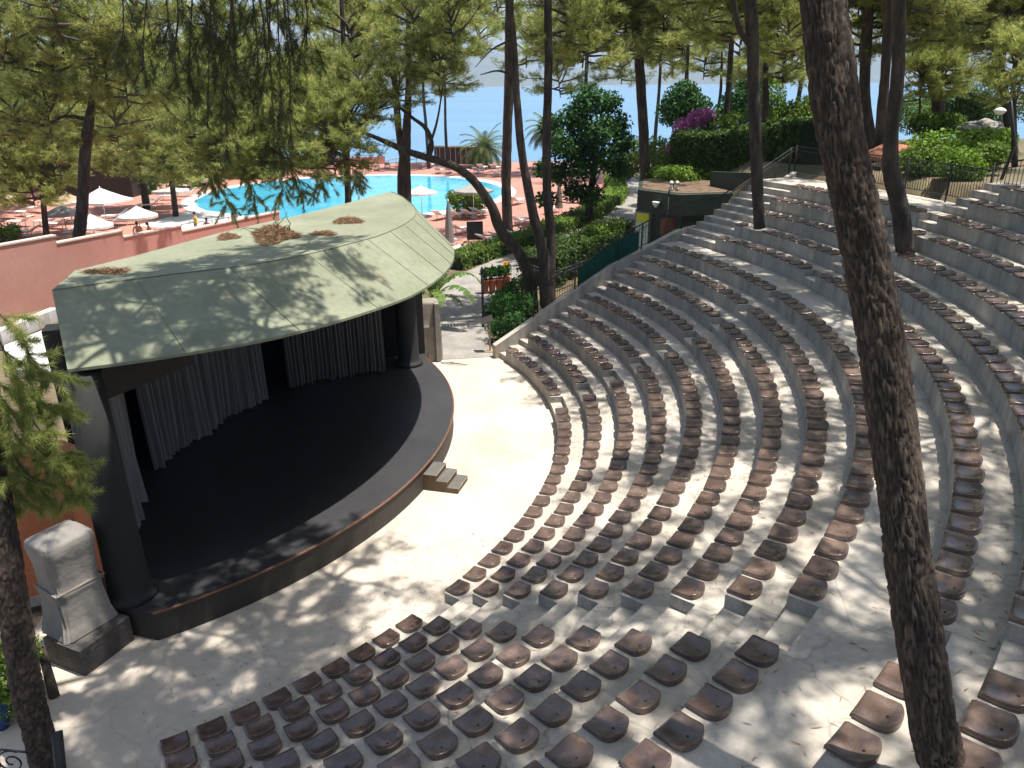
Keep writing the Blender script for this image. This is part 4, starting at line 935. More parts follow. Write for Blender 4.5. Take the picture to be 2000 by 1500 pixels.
# pines outside the picture whose crowns shade the seats
for i, (lab, x, y, z, crs) in enumerate((('tall pine beyond the right end of the terraces', 15.5, 12.5, 16, [('flat', 0, (11.5, 11.5, 15.5), 1.1), ('flat', 1, (15, 15.5, 16), 1.1), ('dome', 1, (8.3, 14.6, 15.0), .75), ('flat', 0, (12.2, 19.2, 16.2), .95), ('flat', 1, (16.5, 21.5, 16.6), 1.1)]),
                                         ('tall pine standing behind the camera', 1.2, -4.5, 17, [('flat', 1, (.8, .2, 15.8), 1.2), ('flat', 0, (5.5, 1.2, 15.2), 1.0), ('flat', 1, (-2.6, 3.2, 15.6), .9)]),
                                         ('tall pine behind the right hand seats', 14.5, 5.5, 17, [('flat', 0, (8.2, 6.6, 15.6), 1.15), ('flat', 1, (11.5, 4.0, 15.4), 1.1), ('dome', 0, (5.4, 10.6, 15.8), .7)]))):
    b = Vector((x, y, float(ground_z(x, y))))
    pine(lab, [b, b + Vector((0, .2, 6)), Vector((x - .5, y + .2, z))], [.3, .26, .14], [(k_, w_, p_, s_, i + j) for j, (k_, w_, p_, s_) in enumerate(crs)])

# ------------------------------------------------------------------ leaves: hedges, shrubs, broadleaf tree
def leaf_quads(C, Nn, size, seed, asp=.5, tilt=.8):
    g = np.random.default_rng(seed); C = np.asarray(C, float); Nn = np.asarray(Nn, float); n = len(C)
    nr = Nn + g.normal(0, tilt, (n, 3)); nr /= np.linalg.norm(nr, axis=1, keepdims=True) + 1e-9
    a = np.cross(nr, g.normal(0, 1, (n, 3))); a /= np.linalg.norm(a, axis=1, keepdims=True) + 1e-9
    b = np.cross(nr, a); s = size * g.uniform(.6, 1.25, (n, 1))
    V = np.stack([C - a * s, C + b * s * asp - nr * s * .12, C + a * s, C - b * s * asp - nr * s * .12], 1).reshape(-1, 3)
    F = np.arange(4 * n).reshape(-1, 4); T = np.repeat(np.clip(g.normal(.5, .22, n), 0, 1), 4)
    return V, F, T
def lumps(centers, radii, n, seed, squash=.8, shell=.55):
    """points spread in the outer shell of several lobes, with their outward directions"""
    g = np.random.default_rng(seed); radii = np.asarray(radii, float); w = radii ** 2 / (radii ** 2).sum()
    k = g.choice(len(radii), n, p=w); d = g.normal(0, 1, (n, 3)); d /= np.linalg.norm(d, axis=1, keepdims=True)
    r = radii[k][:, None] * g.uniform(shell, 1.05, (n, 1)); C = np.asarray(centers, float)[k] + d * r * np.array([1, 1, squash])
    return C, d
def leafpart(name, C, D, size, seed, m, parent, asp=.5, tilt=.8):
    V, F, T = leaf_quads(C, D, size, seed, asp, tilt)
    o = link(name, mesh_np(name, V, F, False, T), m, parent)
    if parent is not None:
        o.matrix_parent_inverse = Matrix.Translation(-parent.location)
    return o
def shrub(name, label, cat, centers, radii, n, size, m, seed, group=None, squash=.85, shell=.5, stems=True):
    c0 = Vector(centers[0]); base = Vector((c0.x, c0.y, c0.z - radii[0] * squash)); t = thing(name, base, label, cat, group)
    C, D = lumps(centers, radii, n, seed, squash, shell); leafpart('foliage', C, D, size, seed, M[m], t)
    if stems:
        mb = MB(); r_ = random.Random(seed)
        for c, r in zip(centers, radii): mb.tube([base + Vector((r_.uniform(-.1, .1), r_.uniform(-.1, .1), -.1)), (base + Vector(c)) / 2 + Vector((0, 0, -.1)), Vector(c)], [.04, .03, .015], 5)
        sub(mb, 'stems', M['twig'], t)
    return t
def hedge(label, pts, w, h, n, size, m, seed, z=None, group=None, wob=.12):
    """clipped hedge along a line: leaves over a dark twiggy inside"""
    P3 = [Vector(p) for p in pts]; t = thing('hedge', P3[0], label, 'hedge', group)
    L_ = [0]
    for i in range(1, len(P3)): L_.append(L_[-1] + (P3[i] - P3[i - 1]).length)
    g = np.random.default_rng(seed); C = []; D = []
    for _ in range(n):
        s_ = g.uniform(0, L_[-1]); k = min(max(1, int(np.searchsorted(L_, s_))), len(P3) - 1)
        p = P3[k - 1].lerp(P3[k], (s_ - L_[k - 1]) / (L_[k] - L_[k - 1])); d = (P3[k] - P3[k - 1]).normalized(); nn = Vector((d.y, -d.x, 0)).normalized()
        bul = 1 + wob * mnoise.noise(Vector((s_ * 1.1, seed, 0))) * 2 + wob * mnoise.noise(Vector((s_ * 3, seed, 5)))
        q = g.uniform(0, w + 2 * h)
        if q < w: off, zz, dd = q - w / 2, h, Vector((0, 0, 1))
        elif q < w + h: off, zz, dd = w / 2, q - w, nn
        else: off, zz, dd = -w / 2, q - w - h, -nn
        dep = g.uniform(-.22, .06)
        c = p + nn * off * bul + Vector((0, 0, zz * bul)) + dd * dep
        C.append(tuple(c)); D.append(tuple(dd + Vector((0, 0, .4))))
    leafpart('foliage', C, D, size, seed, M[m], t)
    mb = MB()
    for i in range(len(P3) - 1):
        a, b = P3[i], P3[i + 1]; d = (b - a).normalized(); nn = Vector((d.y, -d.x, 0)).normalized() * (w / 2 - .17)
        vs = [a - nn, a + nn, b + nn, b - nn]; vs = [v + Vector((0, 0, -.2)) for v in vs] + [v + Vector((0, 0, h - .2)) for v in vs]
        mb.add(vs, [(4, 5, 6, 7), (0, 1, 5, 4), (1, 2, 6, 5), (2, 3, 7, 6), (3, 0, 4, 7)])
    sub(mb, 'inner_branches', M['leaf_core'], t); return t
hedge('low clipped green hedge between the pool terrace and the garden path', [(-3.2, 40.6, 0), (-.6, 44.6, 0), (1.6, 48.0, 0), (5.0, 55, 0), (7.6, 61, 0)], 1.5, .85, 9000, .10, 'leaf_hedge', 1)
hedge('farther part of the low hedge running down to the sea along the path', [(8.1, 62.5, 0), (9.3, 68, 0), (9.9, 76, 0)], 1.6, .9, 3500, .13, 'leaf_fresh', 2)
hedge('thick dark hedge between the garden path and the iron fence', [(1.3, 37.0, 0), (3.6, 41.0, 0), (6.1, 44.8, 0)], 2.1, 1.5, 9000, .10, 'leaf_hedge_dark', 3, wob=.2)
shrub('bush', 'grey green loose bush at the kiosk end of the dark hedge', 'bush', [(5.6, 43.0, 1.3), (6.3, 44.2, 1.2), (4.6, 42, 1.5)], [1.2, 1.0, .9], 3200, .10, 'leaf_hedge', 4)
hedge('big dark clipped hedge above the kiosk roof', [(at(1335, 345, z=4.2) + Vector((0, .8, -.2))), (at(1470, 350, z=4.4) + Vector((0, .8, 0))), (at(1618, 352, z=5.2) + Vector((0, 1.0, .0)))], 2.2, 2.35, 12000, .11, 'leaf_hedge_dark', 5, wob=.08)
hedge('paler clipped hedge behind the big dark hedge', [(16.4, 47.0, 4.9), (20.5, 47.5, 5.1)], 2.0, 2.2, 5000, .12, 'leaf_hedge', 6, wob=.08)
shrub('topiary', 'rounded light green clipped shrub standing above the hedges', 'shrub', [(16.5, 52.5, 7.0), (16.5, 52.5, 8.2)], [1.4, 1.15], 3600, .11, 'leaf_fresh', 7, squash=1.15, shell=.75)
shrub('fern_bed', 'bright ferny plants growing on the kiosk roof', 'plants', [(9.2, 45.2, 4.25), (10.3, 45.8, 4.25), (11.4, 45.6, 4.2), (8.4, 46.2, 4.2), (10.0, 44.6, 4.1)], [.95, 1.0, .95, .8, .7], 4600, .13, 'leaf_fresh', 8, squash=.6, shell=.2, stems=False)
shrub('bougainvillea', 'magenta flowering bougainvillea beside the kiosk pine', 'flowering shrub', [(11.6, 54.0, 6.3), (12.5, 54.0, 6.9), (13.1, 54.2, 7.1), (10.9, 53.0, 5.2)], [.8, .75, .6, .6], 1500, .12, 'magenta', 9, shell=.6)
shrub('shrub', 'mixed green shrub growing under the magenta flowers', 'shrub', [(12.2, 54, 5.6), (13.8, 54.3, 6.4), (14.9, 54, 6.5), (10.6, 54, 4.2), (11.2, 52.2, 5.6)], [1.2, 1.1, 1.0, 1.1, .9], 4200, .13, 'leaf_hedge', 10)
shrub('shrub', 'green shrub between the path and the kiosk pine', 'shrub', [at(1238, 325, Y=58), at(1222, 345, Y=58), at(1250, 300, Y=60), at(1290, 300, Y=56)], [1.1, .8, 1.2, 1.2], 3600, .12, 'leaf_hedge', 40)
shrub('shrub', 'dark leafy shrub against the sea beside the magenta flowers', 'shrub', [at(1345, 205, Y=62), at(1365, 225, Y=62), at(1325, 225, Y=62), at(1350, 185, Y=62)], [1.6, 1.5, 1.3, 1.0], 4200, .17, 'leaf_dark', 11)
shrub('shrub', 'blue green shrub behind the straight pine above the hedge', 'shrub', [at(1460, 210, Y=64), at(1440, 225, Y=64), at(1478, 185, Y=64)], [1.6, 1.4, 1.2], 3500, .16, 'leaf_dark', 12)
shrub('shrub', 'broad green shrub left of the big trunk above the pale hedge', 'shrub', [at(1585, 235, Y=52), at(1555, 240, Y=52), at(1610, 228, Y=52), at(1530, 250, Y=53)], [1.4, 1.2, 1.2, 1.1], 4200, .13, 'leaf_hedge', 13)
# upper garden at the right
UG = [('bright green shrub beside the little tiled roof', [(1820, 305), (1850, 300), (1800, 318)], 31, .85, 'leaf_fresh'), ('clipped bright hedge shrub below the young pines', [(1815, 262), (1840, 260), (1865, 260)], 41, .8, 'leaf_hedge'),
      ('dark shrub below the twisted pine roots', [(1880, 235), (1915, 225), (1930, 240)], 47, 1.2, 'leaf_hedge_dark'), ('yellow green shrub behind the iron fence', [(1870, 345), (1885, 330), (1900, 350)], 27.5, .6, 'leaf_fresh'),
      ('green shrub at the foot of the globe lamp', [(1930, 330), (1945, 318), (1915, 335)], 29, .6, 'leaf_hedge'), ('leafy shrub in the shade behind the fence', [(1815, 335), (1840, 332), (1795, 330)], 29, .7, 'leaf_hedge')]
UG += [('dark green shrub mass against the sea at the right edge', [(1985, 225), (1960, 235), (1940, 215)], 58, 1.7, 'leaf_hedge_dark'), ('bright bushy shrub left of the twisted pine', [(1790, 232), (1808, 225), (1780, 245)], 56, 1.5, 'leaf_hedge'),
       ('leafy green shrub right of the twisted pine against the sea', [(1875, 215), (1895, 205), (1860, 225)], 60, 1.7, 'leaf_hedge'), ('low fresh shrub in front of the boulders', [(1935, 290), (1965, 292), (1905, 292)], 36, .7, 'leaf_fresh')]
for i, (lab, cs, Y, r, m_) in enumerate(UG): shrub('shrub', lab, 'shrub', [at(u, v, Y=Y) for u, v in cs], [r] * 3, 2600, .085 if Y < 35 else .11, m_, 30 + i, squash=.75)
shrub('bush', 'round green bush on the terrace beside the closed umbrella', 'bush', [(-3.4, 59.0, .75), (-2.6, 59.4, .8), (-4.2, 59.3, 1.2)], [1.15, .95, .7], 3000, .12, 'leaf_hedge', 14)
shrub('bush', 'low dark bush at the corner of the seating side wall', 'bush', [(-.45, 28.2, .5), (.1, 28.9, .55), (-.2, 30.2, .9), (.5, 31, .7)], [.55, .5, .7, .6], 2800, .075, 'leaf_dark', 15)
shrub('bush', 'bushy green plants below the gate post by the path', 'bush', [(-.3, 32.0, .6), (.3, 32.8, .8), (-.8, 31.5, .3)], [.7, .7, .4], 2400, .08, 'leaf_dark', 16)
shrub('bush', 'small green shrub behind the left trunk beside the plinth', 'bush', [(-8.25, 9.8, .45), (-8.0, 10.0, .8), (-7.9, 9.5, .35), (-8.7, 10.0, .5)], [.45, .4, .4, .5], 2600, .045, 'leaf_hedge', 17)
shrub('bush', 'low green bush on the left beyond the pink wall', 'bush', [(-33.0, 49.5, .6), (-32.2, 49.9, .6)], [.8, .7], 1500, .10, 'leaf_fresh', 18)
# undergrowth under the wood behind the pool, one mass
C, D = [], []
g_ = np.random.default_rng(4)
cs = [(x, y, 1.0 + float(ground_z(x, y))) for x, y in [(g_.uniform(-62, -24), g_.uniform(72, 98)) for _ in range(40)] if math.hypot(x - PC.x, y - PC.y) > 18]
C, D = lumps(cs, [2.2] * len(cs), 15000, 5, .8, .4)
o = link('undergrowth', mesh_np('undergrowth', *leaf_quads(C, D, .26, 6)[:2], False, leaf_quads(C, D, .26, 6)[2]), M['leaf_hedge_dark']); tag(o, 'dark undergrowth below the pines behind the pool', 'undergrowth', kind='stuff')
# broadleaf tree right of the joined pines
bt = thing('broadleaf_tree', (5.6, 54.5, 0), 'dark green broadleaf tree with large leaves beside the garden path', 'tree')
sub(trunk_mesh([(5.6, 54.5, 0), (5.5, 54.5, 1.6), (5.7, 54.4, 3.2), (5.9, 54.4, 5.2), (6.2, 54.4, 8)], [.30, .26, .22, .16, .05], 10), 'trunk', M['bark'], bt)
lobes = [at(u, v, Y=54 + dy) for u, v, dy in ((1160, 200, 0), (1200, 205, .5), (1130, 235, 0), (1110, 285, -.5), (1175, 260, -.6), (1215, 250, .3), (1190, 310, -.4), (1140, 330, -.3), (1100, 340, 0), (1215, 330, .4), (1160, 385, -.2), (1225, 285, 0), (1085, 245, .6), (1150, 290, .5), (1128, 375, .2), (1075, 390, -1), (1070, 330, -1))]
lr = [1.3, 1.0, 1.2, 1.3, 1.4, 1.1, 1.2, 1.2, 1.0, .95, 1.0, .9, .9, 1.3, .9, .8, .8]
C, D = lumps(lobes, lr, 11500, 77, .85, .35); leafpart('crown', C, D + np.array([0, 0, .5]), .15, 78, M['leaf_dark'], bt, .62)
mb = MB()
for q, r in zip(lobes, lr):
    b = Vector((5.7, 54.4, max(1.4, q.z - 2.2))); mb.tube([b, b.lerp(q, .55) + Vector((0, 0, -.15)), q], [.07, .045, .015], 5)
sub(mb, 'limbs', M['bark'], bt)

# palms and banana
def palm(label, base, h, fr, ln, seed):
    t = thing('palm_tree', base, label, 'palm', 'palms by the sea'); r_ = random.Random(seed); b = Vector(base)
    mb = MB(); mb.tube([b, b + Vector((.05, 0, h * .5)), b + Vector((0, 0, h))], [.34, .28, .32], 10); sub(mb, 'trunk', M['bark'], t)
    V, F = [], []
    for i in range(fr):
        az = i * 2.39996; el = lerp(1.35, -.25, (i / fr) ** .8); p = b + Vector((0, 0, h)); d = Vector((math.cos(az) * math.cos(el), math.sin(az) * math.cos(el), math.sin(el))); m_ = 12
        for k in range(m_):
            d = (d + Vector((0, 0, -.13))).normalized(); q = p + d * ln / m_; sd = d.cross(Vector((0, 0, 1))).normalized()
            w = .62 * math.sin(PI * min(1, (k + 1.2) / (m_ + .6))) ** .6
            for sg in (-1, 1):
                for e in (.1, .4, .7):
                    c = p.lerp(q, e); tip = c + sd * sg * w + d * .35 + Vector((0, 0, -.16 - .1 * r_.random())); n0 = len(V)
                    V += [tuple(c), tuple(c + d * .09), tuple(tip)]; F.append((n0, n0 + 1, n0 + 2))
            n0 = len(V); V += [tuple(p - sd * .02), tuple(p + sd * .02), tuple(q)]; F.append((n0, n0 + 1, n0 + 2)); p = q
    o = link('fronds', mesh_np('fronds', V, F, False, np.clip(np.random.default_rng(seed).normal(.5, .2, len(V)), 0, 1)), M['palm'], t); o.matrix_parent_inverse = Matrix.Translation(-t.location)
palm('feathery palm tree by the sea left of the straight pine', (-2.9, 93, -.4), 2.6, 46, 3.4, 1)
palm('second palm half hidden behind the pine trunks', (4.2, 91, -.4), 4.6, 36, 2.8, 2)
bn = thing('banana_plant', (-3.15, 30.2, 0), 'banana plant with long torn leaves behind the brownish covered loudspeaker', 'plant')
V, F, T = [], [], []; r_ = random.Random(4)
def banana_leaf(p0, az, el, ln, w, droop):
    p = Vector(p0); d = Vector((math.cos(az) * math.cos(el), math.sin(az) * math.cos(el), math.sin(el))); m_ = 22; tn = r_.uniform(.3, .8)
    for k in range(m_):
        d = (d + Vector((0, 0, -droop * (k / m_)))).normalized(); q = p + d * ln / m_; sd = d.cross(Vector((0, 0, 1))).normalized()
        ww = w * math.sin(PI * min(1, (k + 1) / (m_ + .4))) ** .55 if k > 2 else .03
        for sg in (-1, 1):
            sag = Vector((0, 0, -ww * r_.uniform(.1, .55))); n0 = len(V); e = r_.uniform(.78, 1.0)
            V.extend([tuple(p), tuple(p.lerp(q, e)), tuple(p.lerp(q, e) + sd * sg * ww + sag), tuple(p + sd * sg * ww + sag)]); F.append((n0, n0 + 1, n0 + 2, n0 + 3)); T.extend([tn] * 4)
        p = q
for az, el, ln, w, dr_ in ((.15, .95, 2.9, .26, .28), (-.5, .75, 2.5, .26, .25), (.9, 1.1, 2.4, .26, .2), (-1.3, .8, 2.1, .28, .25), (-2.2, 1.0, 1.9, .25, .2), (2.2, 1.1, 2.2, .25, .2), (-.2, .55, 1.7, .24, .22), (-1.0, 1.2, 1.8, .25, .12), (3.0, .8, 1.8, .25, .2), (-1.7, .35, 1.5, .25, .2)):
    banana_leaf((-3.15 + r_.uniform(-.15, .15), 30.2 + r_.uniform(-.15, .15), 1.15 + r_.uniform(-.1, .3)), az, el, ln, w, dr_)
o = link('leaves', mesh_np('leaves', V, F, False, T), M['banana'], bn); o.matrix_parent_inverse = Matrix.Translation(-bn.location)
mb = MB(); mb.tube([(-3.15, 30.2, 0), (-3.13, 30.2, .8), (-3.15, 30.2, 1.5)], [.13, .10, .07], 8); sub(mb, 'stem', M['banana'], bn)

# ------------------------------------------------------------------ walls at the left
WD = Vector((.455, .89)); W0 = Vector((-22.0, 31.85))
pk = thing('pink_wall', (*W0, 0), 'long stepped pink plaster wall with pale coping behind the stage', 'wall')
def wallbox(mb, t0, t1, z0, z1, th=.28, off=0.0):
    nn = Vector((WD.y, -WD.x)); a = W0 + WD * t0 + nn * off; b = W0 + WD * t1 + nn * off
    mb.prism([a, b, b - nn * th, a - nn * th][::-1], z0, z1)
mb = MB(); m2 = MB()
for t0, t1, zt in ((-16, 3.3, 3.0), (3.3, 6.7, 2.66), (6.7, 10.2, 2.35), (10.2, 17.5, 2.05)):
    wallbox(mb, t0, t1, -.1, zt); wallbox(m2, t0 + .003, t1 + .05, zt, zt + .07, .36, .04)
sub(mb, 'plaster', M['pink'], pk); sub(m2, 'coping', M['pinktop'], pk)
kb = thing('painted_kerb', (-19.6, 31.0, .5), 'kerb of white and bare concrete blocks at the foot of the pink wall', 'kerb')
ka, kc = at(2, 628, z=.75), at(118, 584, z=.75)
for i in range(5):
    a, b = ka.lerp(kc, i / 5), ka.lerp(kc, (i + 1) / 5 - .004); d = (b - a); nn = Vector((d.y, -d.x, 0)).normalized() * .3
    mb = MB(); mb.prism([a.xy, b.xy, (b - nn * 1.3).xy, (a - nn * 1.3).xy][::-1], .25, .75); sub(mb, 'kerb_block', M['paleslab'] if i % 2 == 0 else M['concrete'], kb)
sl_ = thing('pale_slab', at(85, 680, z=.3), 'pale concrete slab between the kerb and the stage corner', 'slab')
q = [at(10, 700, z=.3), at(125, 715, z=.3), at(125, 612, z=.3), at(10, 655, z=.3)]
mb = MB(); mb.prism([p.xy for p in q], .0, .3); sub(mb, 'slab_body', M['paleslab'], sl_)
ow = thing('terracotta_wall', (-8.6, 12.9, 0), 'terracotta rendered wall left of the stage column behind the covered loudspeaker', 'wall')
mb = MB(); mb.prism([(-11.2, 11.6), (-9.5, 12.15), (-8.25, 12.6), (-7.62, 12.2), (-7.5, 12.4), (-8.35, 12.95), (-9.6, 12.4), (-11.3, 11.85)], 0, 3.2); sub(mb, 'render', M['orange'], ow)
mb = MB(); mb.prism([(-11.18, 11.56), (-9.48, 12.11), (-8.25, 12.65), (-8.25, 12.7), (-9.5, 12.15), (-11.2, 11.6)], 0.01, .22); sub(mb, 'grey_skirting', M['riser'], ow)
# dry needles on the stage roof
def needle_bed(name, label, u, v, ru, rv, n, hgt, seed, twigs=0):
    c = roof_at(u, v); t = thing(name, c, label, 'pine needles'); g = np.random.default_rng(seed)
    ex = roof_at(u + ru, v) - c; ey = roof_at(u, v - rv) - c; rr = np.sqrt(g.uniform(0, 1, n)); th = g.uniform(0, 2 * PI, n); rr *= 1 + .25 * np.sin(th * 3 + seed)
    C = np.array([tuple(c + ex * (a * math.cos(b)) + ey * (a * math.sin(b)) + Vector((0, 0, .015 + hgt * max(0, 1 - a) ** .7 * q))) for a, b, q in zip(rr, th, g.uniform(.2, 1, n))])
    D = np.stack([g.normal(0, 1, n), g.normal(0, 1, n), g.normal(0, .15, n)], 1)
    V, F, T = needle_tris(C, D, 5, .14, .012, .3, seed); V[:, 2] = np.maximum(V[:, 2], C.repeat(15, 0)[:, 2] - .02)
    o = link('needles', mesh_np('needles', V, F), M['deadneedle'], t); o.matrix_parent_inverse = Matrix.Translation(-t.location)
    if twigs:
        mb = MB(); r_ = random.Random(seed)
        for _ in range(twigs):
            p = c + ex * r_.uniform(-.5, .8) + Vector((0, 0, hgt * .5)); d = Vector((r_.gauss(0, .8), r_.gauss(0, .8), r_.uniform(.1, .9))).normalized(); q = [p]
            for k in range(4): d = (d + Vector((r_.gauss(0, .4), r_.gauss(0, .4), r_.gauss(-.15, .3)))).normalized(); q.append(q[-1] + d * r_.uniform(.1, .22))
            mb.tube(q, [.012, .011, .009, .007, .004], 5)
        sub(mb, 'dry_twigs', M['twig'], t)
needle_bed('needle_heap', 'heap of dry brown pine needles with bare twigs on the stage roof', 540, 454, 42, 14, 1500, .30, 1, 16)
needle_bed('needle_patch', 'round thin patch of dry needles left of the needle heap', 452, 453, 18, 6, 330, .04, 2)
needle_bed('needle_patch', 'wide thin patch of dry needles toward the right roof end', 686, 426, 26, 6, 420, .05, 3)
needle_bed('needle_patch', 'narrow streak of dry needles right of the needle heap', 638, 450, 22, 4, 260, .03, 4)
needle_bed('needle_patch', 'long dry needle drift at the left roof corner', 215, 516, 42, 4, 420, .04, 5)

# ------------------------------------------------------------------ ironwork
def fence(label, pts, h, name='iron_fence', group=None, sp=.115, post_every=1.9, bars=True, lean=0):
    P3 = [Vector(p) for p in pts]; t = thing(name, P3[0], label, 'railing' if not bars else 'fence', group); rails, inf, posts = MB(), MB(), []
    L_ = [0]
    for i in range(1, len(P3)): L_.append(L_[-1] + (P3[i] - P3[i - 1]).length)
    def pt(s_):
        k = min(max(1, int(np.searchsorted(L_, s_))), len(P3) - 1); return P3[k - 1].lerp(P3[k], (s_ - L_[k - 1]) / (L_[k] - L_[k - 1]))
    Z = Vector((0, 0, 1))
    rails.tube([p + Z * h for p in P3], .024, 6)
    if bars:
        rails.tube([p + Z * (h - .16) for p in P3], .014, 5); rails.tube([p + Z * .12 for p in P3], .016, 5)
        for i in range(int(L_[-1] / sp)):
            p = pt((i + .5) * sp); inf.tube([p + Z * .10, p + Z * (h - .02)], .0095, 4)
        sub(inf, 'bars', M['iron'], t)
    else: rails.tube([p + Z * h * .55 for p in P3], .016, 5)
    sub(rails, 'rails', M['iron'], t)
    for i in range(int(L_[-1] / post_every) + 1):
        p = pt(min(L_[-1], i * post_every)); mb = MB(); mb.tube([p - Z * .1, p + Z * (h + .04)], .03, 6); sub(mb, 'post', M['iron'], t)
    return t
def sw(t, z, off=.05):
    p = BL0 + BDIR * t + nrm * off; return Vector((p.x, p.y, z))
fence('iron fence climbing the side wall from the corner bush to the net', [sw(1.6, 1.3), sw(2.45, 1.75), sw(3.4, 2.2)], .95)
nf = fence('iron fence on the side wall hung with dark green netting', [sw(3.45, 2.22), sw(4.75, 2.9), sw(6.1, 3.35)], .95)
mb = MB(); a, b, c = sw(3.5, 2.22, .10), sw(4.75, 2.9, .10), sw(6.05, 3.34, .10)
mb.add([a, b, c, c + Vector((0, 0, .72)), b + Vector((0, 0, .74)), a + Vector((0, 0, .72))], [(0, 1, 4, 5), (1, 2, 3, 4)]); so_ = sub(mb, 'green_net', M['greennet'], nf)
md = so_.modifiers.new('solid', 'SOLIDIFY'); md.thickness = .006
fence('iron fence along the side wall above the green netting', [sw(6.15, 3.37), sw(7.75, 3.95), sw(8.5, 4.05), sw(9.7, 4.1)], .95)
fence('stair railing climbing beside the upper rows to the hedge', [sw(9.8, 4.1, .2), sw(12.0, 5.15, .2), sw(13.35, 5.82, .2)], .95)
fence('black iron fence behind the top row of the far block', [sw(13.4, 5.75, .1)] + [polar(26.15, a, 5.72) for a in (24, 20, 16, 12, 7.5)], 1.05)
fence('black iron fence stepping up at the right above the topmost rows', [polar(26.1, 7.2, 5.9), polar(26.6, 4.5, 6.2), polar(27.0, 2.0, 6.45), polar(27.0, -4, 6.45)], 1.05)
fence('short iron fence behind the row of red pots', [(-.45, 36.4, 0), (.9, 36.9, 0), (1.4, 36.0, 0)], 1.05)
fence('iron fence behind the joined pines along the path edge', [(2.0, 35.2, 0), (4.4, 38.6, 0), (6.6, 41.6, 0)], 1.05)
gp = thing('gate_post', (-1.15, 30.1, 0), 'tall black iron gate post standing beside the path', 'post')
mb = MB(); mb.tube([(-1.15, 30.1, 0), (-1.15, 30.1, 2.3)], .05, 8); sub(mb, 'shaft', M['iron'], gp)
mb = MB(); mb.lathe([(.09, 0), (.07, .05), (.05, .12), (.02, .2)], (-1.15, 30.1, 2.3), 10); sub(mb, 'cap', M['iron'], gp)
ls = thing('sign_stand', (-.80, 27.0, 0), 'wooden sign stand with a tilted black panel at the end of the front row', 'sign')
mb = MB(); mb.box((-.80, 27.0, .6), (.06, .05, 1.2)); sub(mb, 'stand', M['wood'], ls)
mb = MB(); mb.box((-.88, 26.98, 1.24), (.42, .34, .03), M=Matrix.Rotation(R(-20), 3, 'Y') @ Matrix.Rotation(R(28), 3, 'X')); sub(mb, 'panel', M['brownblack'], ls)
mb = MB(); mb.box((-.80, 27.0, .03), (.3, .3, .04)); sub(mb, 'foot', M['wood'], ls)
tw_ = MB(); r_ = random.Random(2)
q = at(862, 706, z=.05); tw_.tube([q, q + Vector((.4, -.1, .03)), q + Vector((.95, -.25, .01))], [.02, .025, .012], 6); tw_.tube([q + Vector((.35, -.08, .03)), q + Vector((.45, .1, .02))], [.012, .006], 5)
tag(tw_.build('fallen_branch', M['twig']), 'dark fallen stick lying on the white floor by the right loudspeaker', 'stick')
# scrolled gate at the bottom left corner
gt = thing('scroll_gate', at(10, 1570, z=0), 'black wrought iron gate with scrolls in the bottom left corner', 'gate')
g0 = at(-40, 1520, z=.55); g1 = at(64, 1520, z=.55); ex = (g1 - g0).normalized(); 
mb = MB()
def spiral(c, r, turns, sg, a0=0): return [c + ex * (r * (1 - .8 * i / 40) * math.cos(a0 + sg * turns * 2 * PI * i / 40)) + Vector((0, 0, r * (1 - .8 * i / 40) * math.sin(a0 + sg * turns * 2 * PI * i / 40))) for i in range(41)]
L_ = (g1 - g0).length
for f, zz, r_s, sg in ((.62, .46, .20, 1), (.9, .22, .13, -1), (.3, .26, .15, 1), (.62, .1, .12, -1)): mb.tube(spiral(g0 + ex * L_ * f + Vector((0, 0, zz)), r_s, 1.6, sg, 1.0), .012, 6)
mb.tube([g0 + ex * L_ * .12 + Vector((0, 0, .35)), g0 + ex * L_ * .5 + Vector((0, 0, .68)), g0 + ex * L_ * .98 + Vector((0, 0, .62))], .014, 6)
sub(mb, 'scrolls', M['iron'], gt)
mb = MB(); mb.tube([g0 + Vector((0, 0, .06)), g1 + Vector((0, 0, .06))], .016, 6)
for i in range(9):
    p = g0.lerp(g1, i / 8); mb.tube([p + Vector((0, 0, -.55)), p + Vector((0, 0, .08))], .011, 5)
sub(mb, 'bars', M['iron'], gt)
mb = MB(); p = at(104, 1500, z=.5); mb.tube([at(110, 1560, z=.1), at(98, 1412, z=.95)], .075, 8); sub(mb, 'post', M['iron'], gt)
bbx = thing('blue_bin', at(-6, 1385, z=.0), 'blue plastic bin half hidden behind the left trunk', 'bin')
c = at(-12, 1380, z=.22); mb = MB(); mb.lathe([(.09, -.22), (.12, .10), (.13, .11), (.13, .14), (.11, .14)], c, 16); sub(mb, 'bin_body', M['bluecloth'], bbx)
tk = thing('rustic_post', at(232, 1360, z=0), 'weathered grey wooden stake leaning beside the plinth bush', 'stake')
mb = MB(); mb.tube([at(95, 1345, z=.0), at(70, 1245, z=.75)], [.085, .065], 8); sub(mb, 'stake', M['bark'], tk)

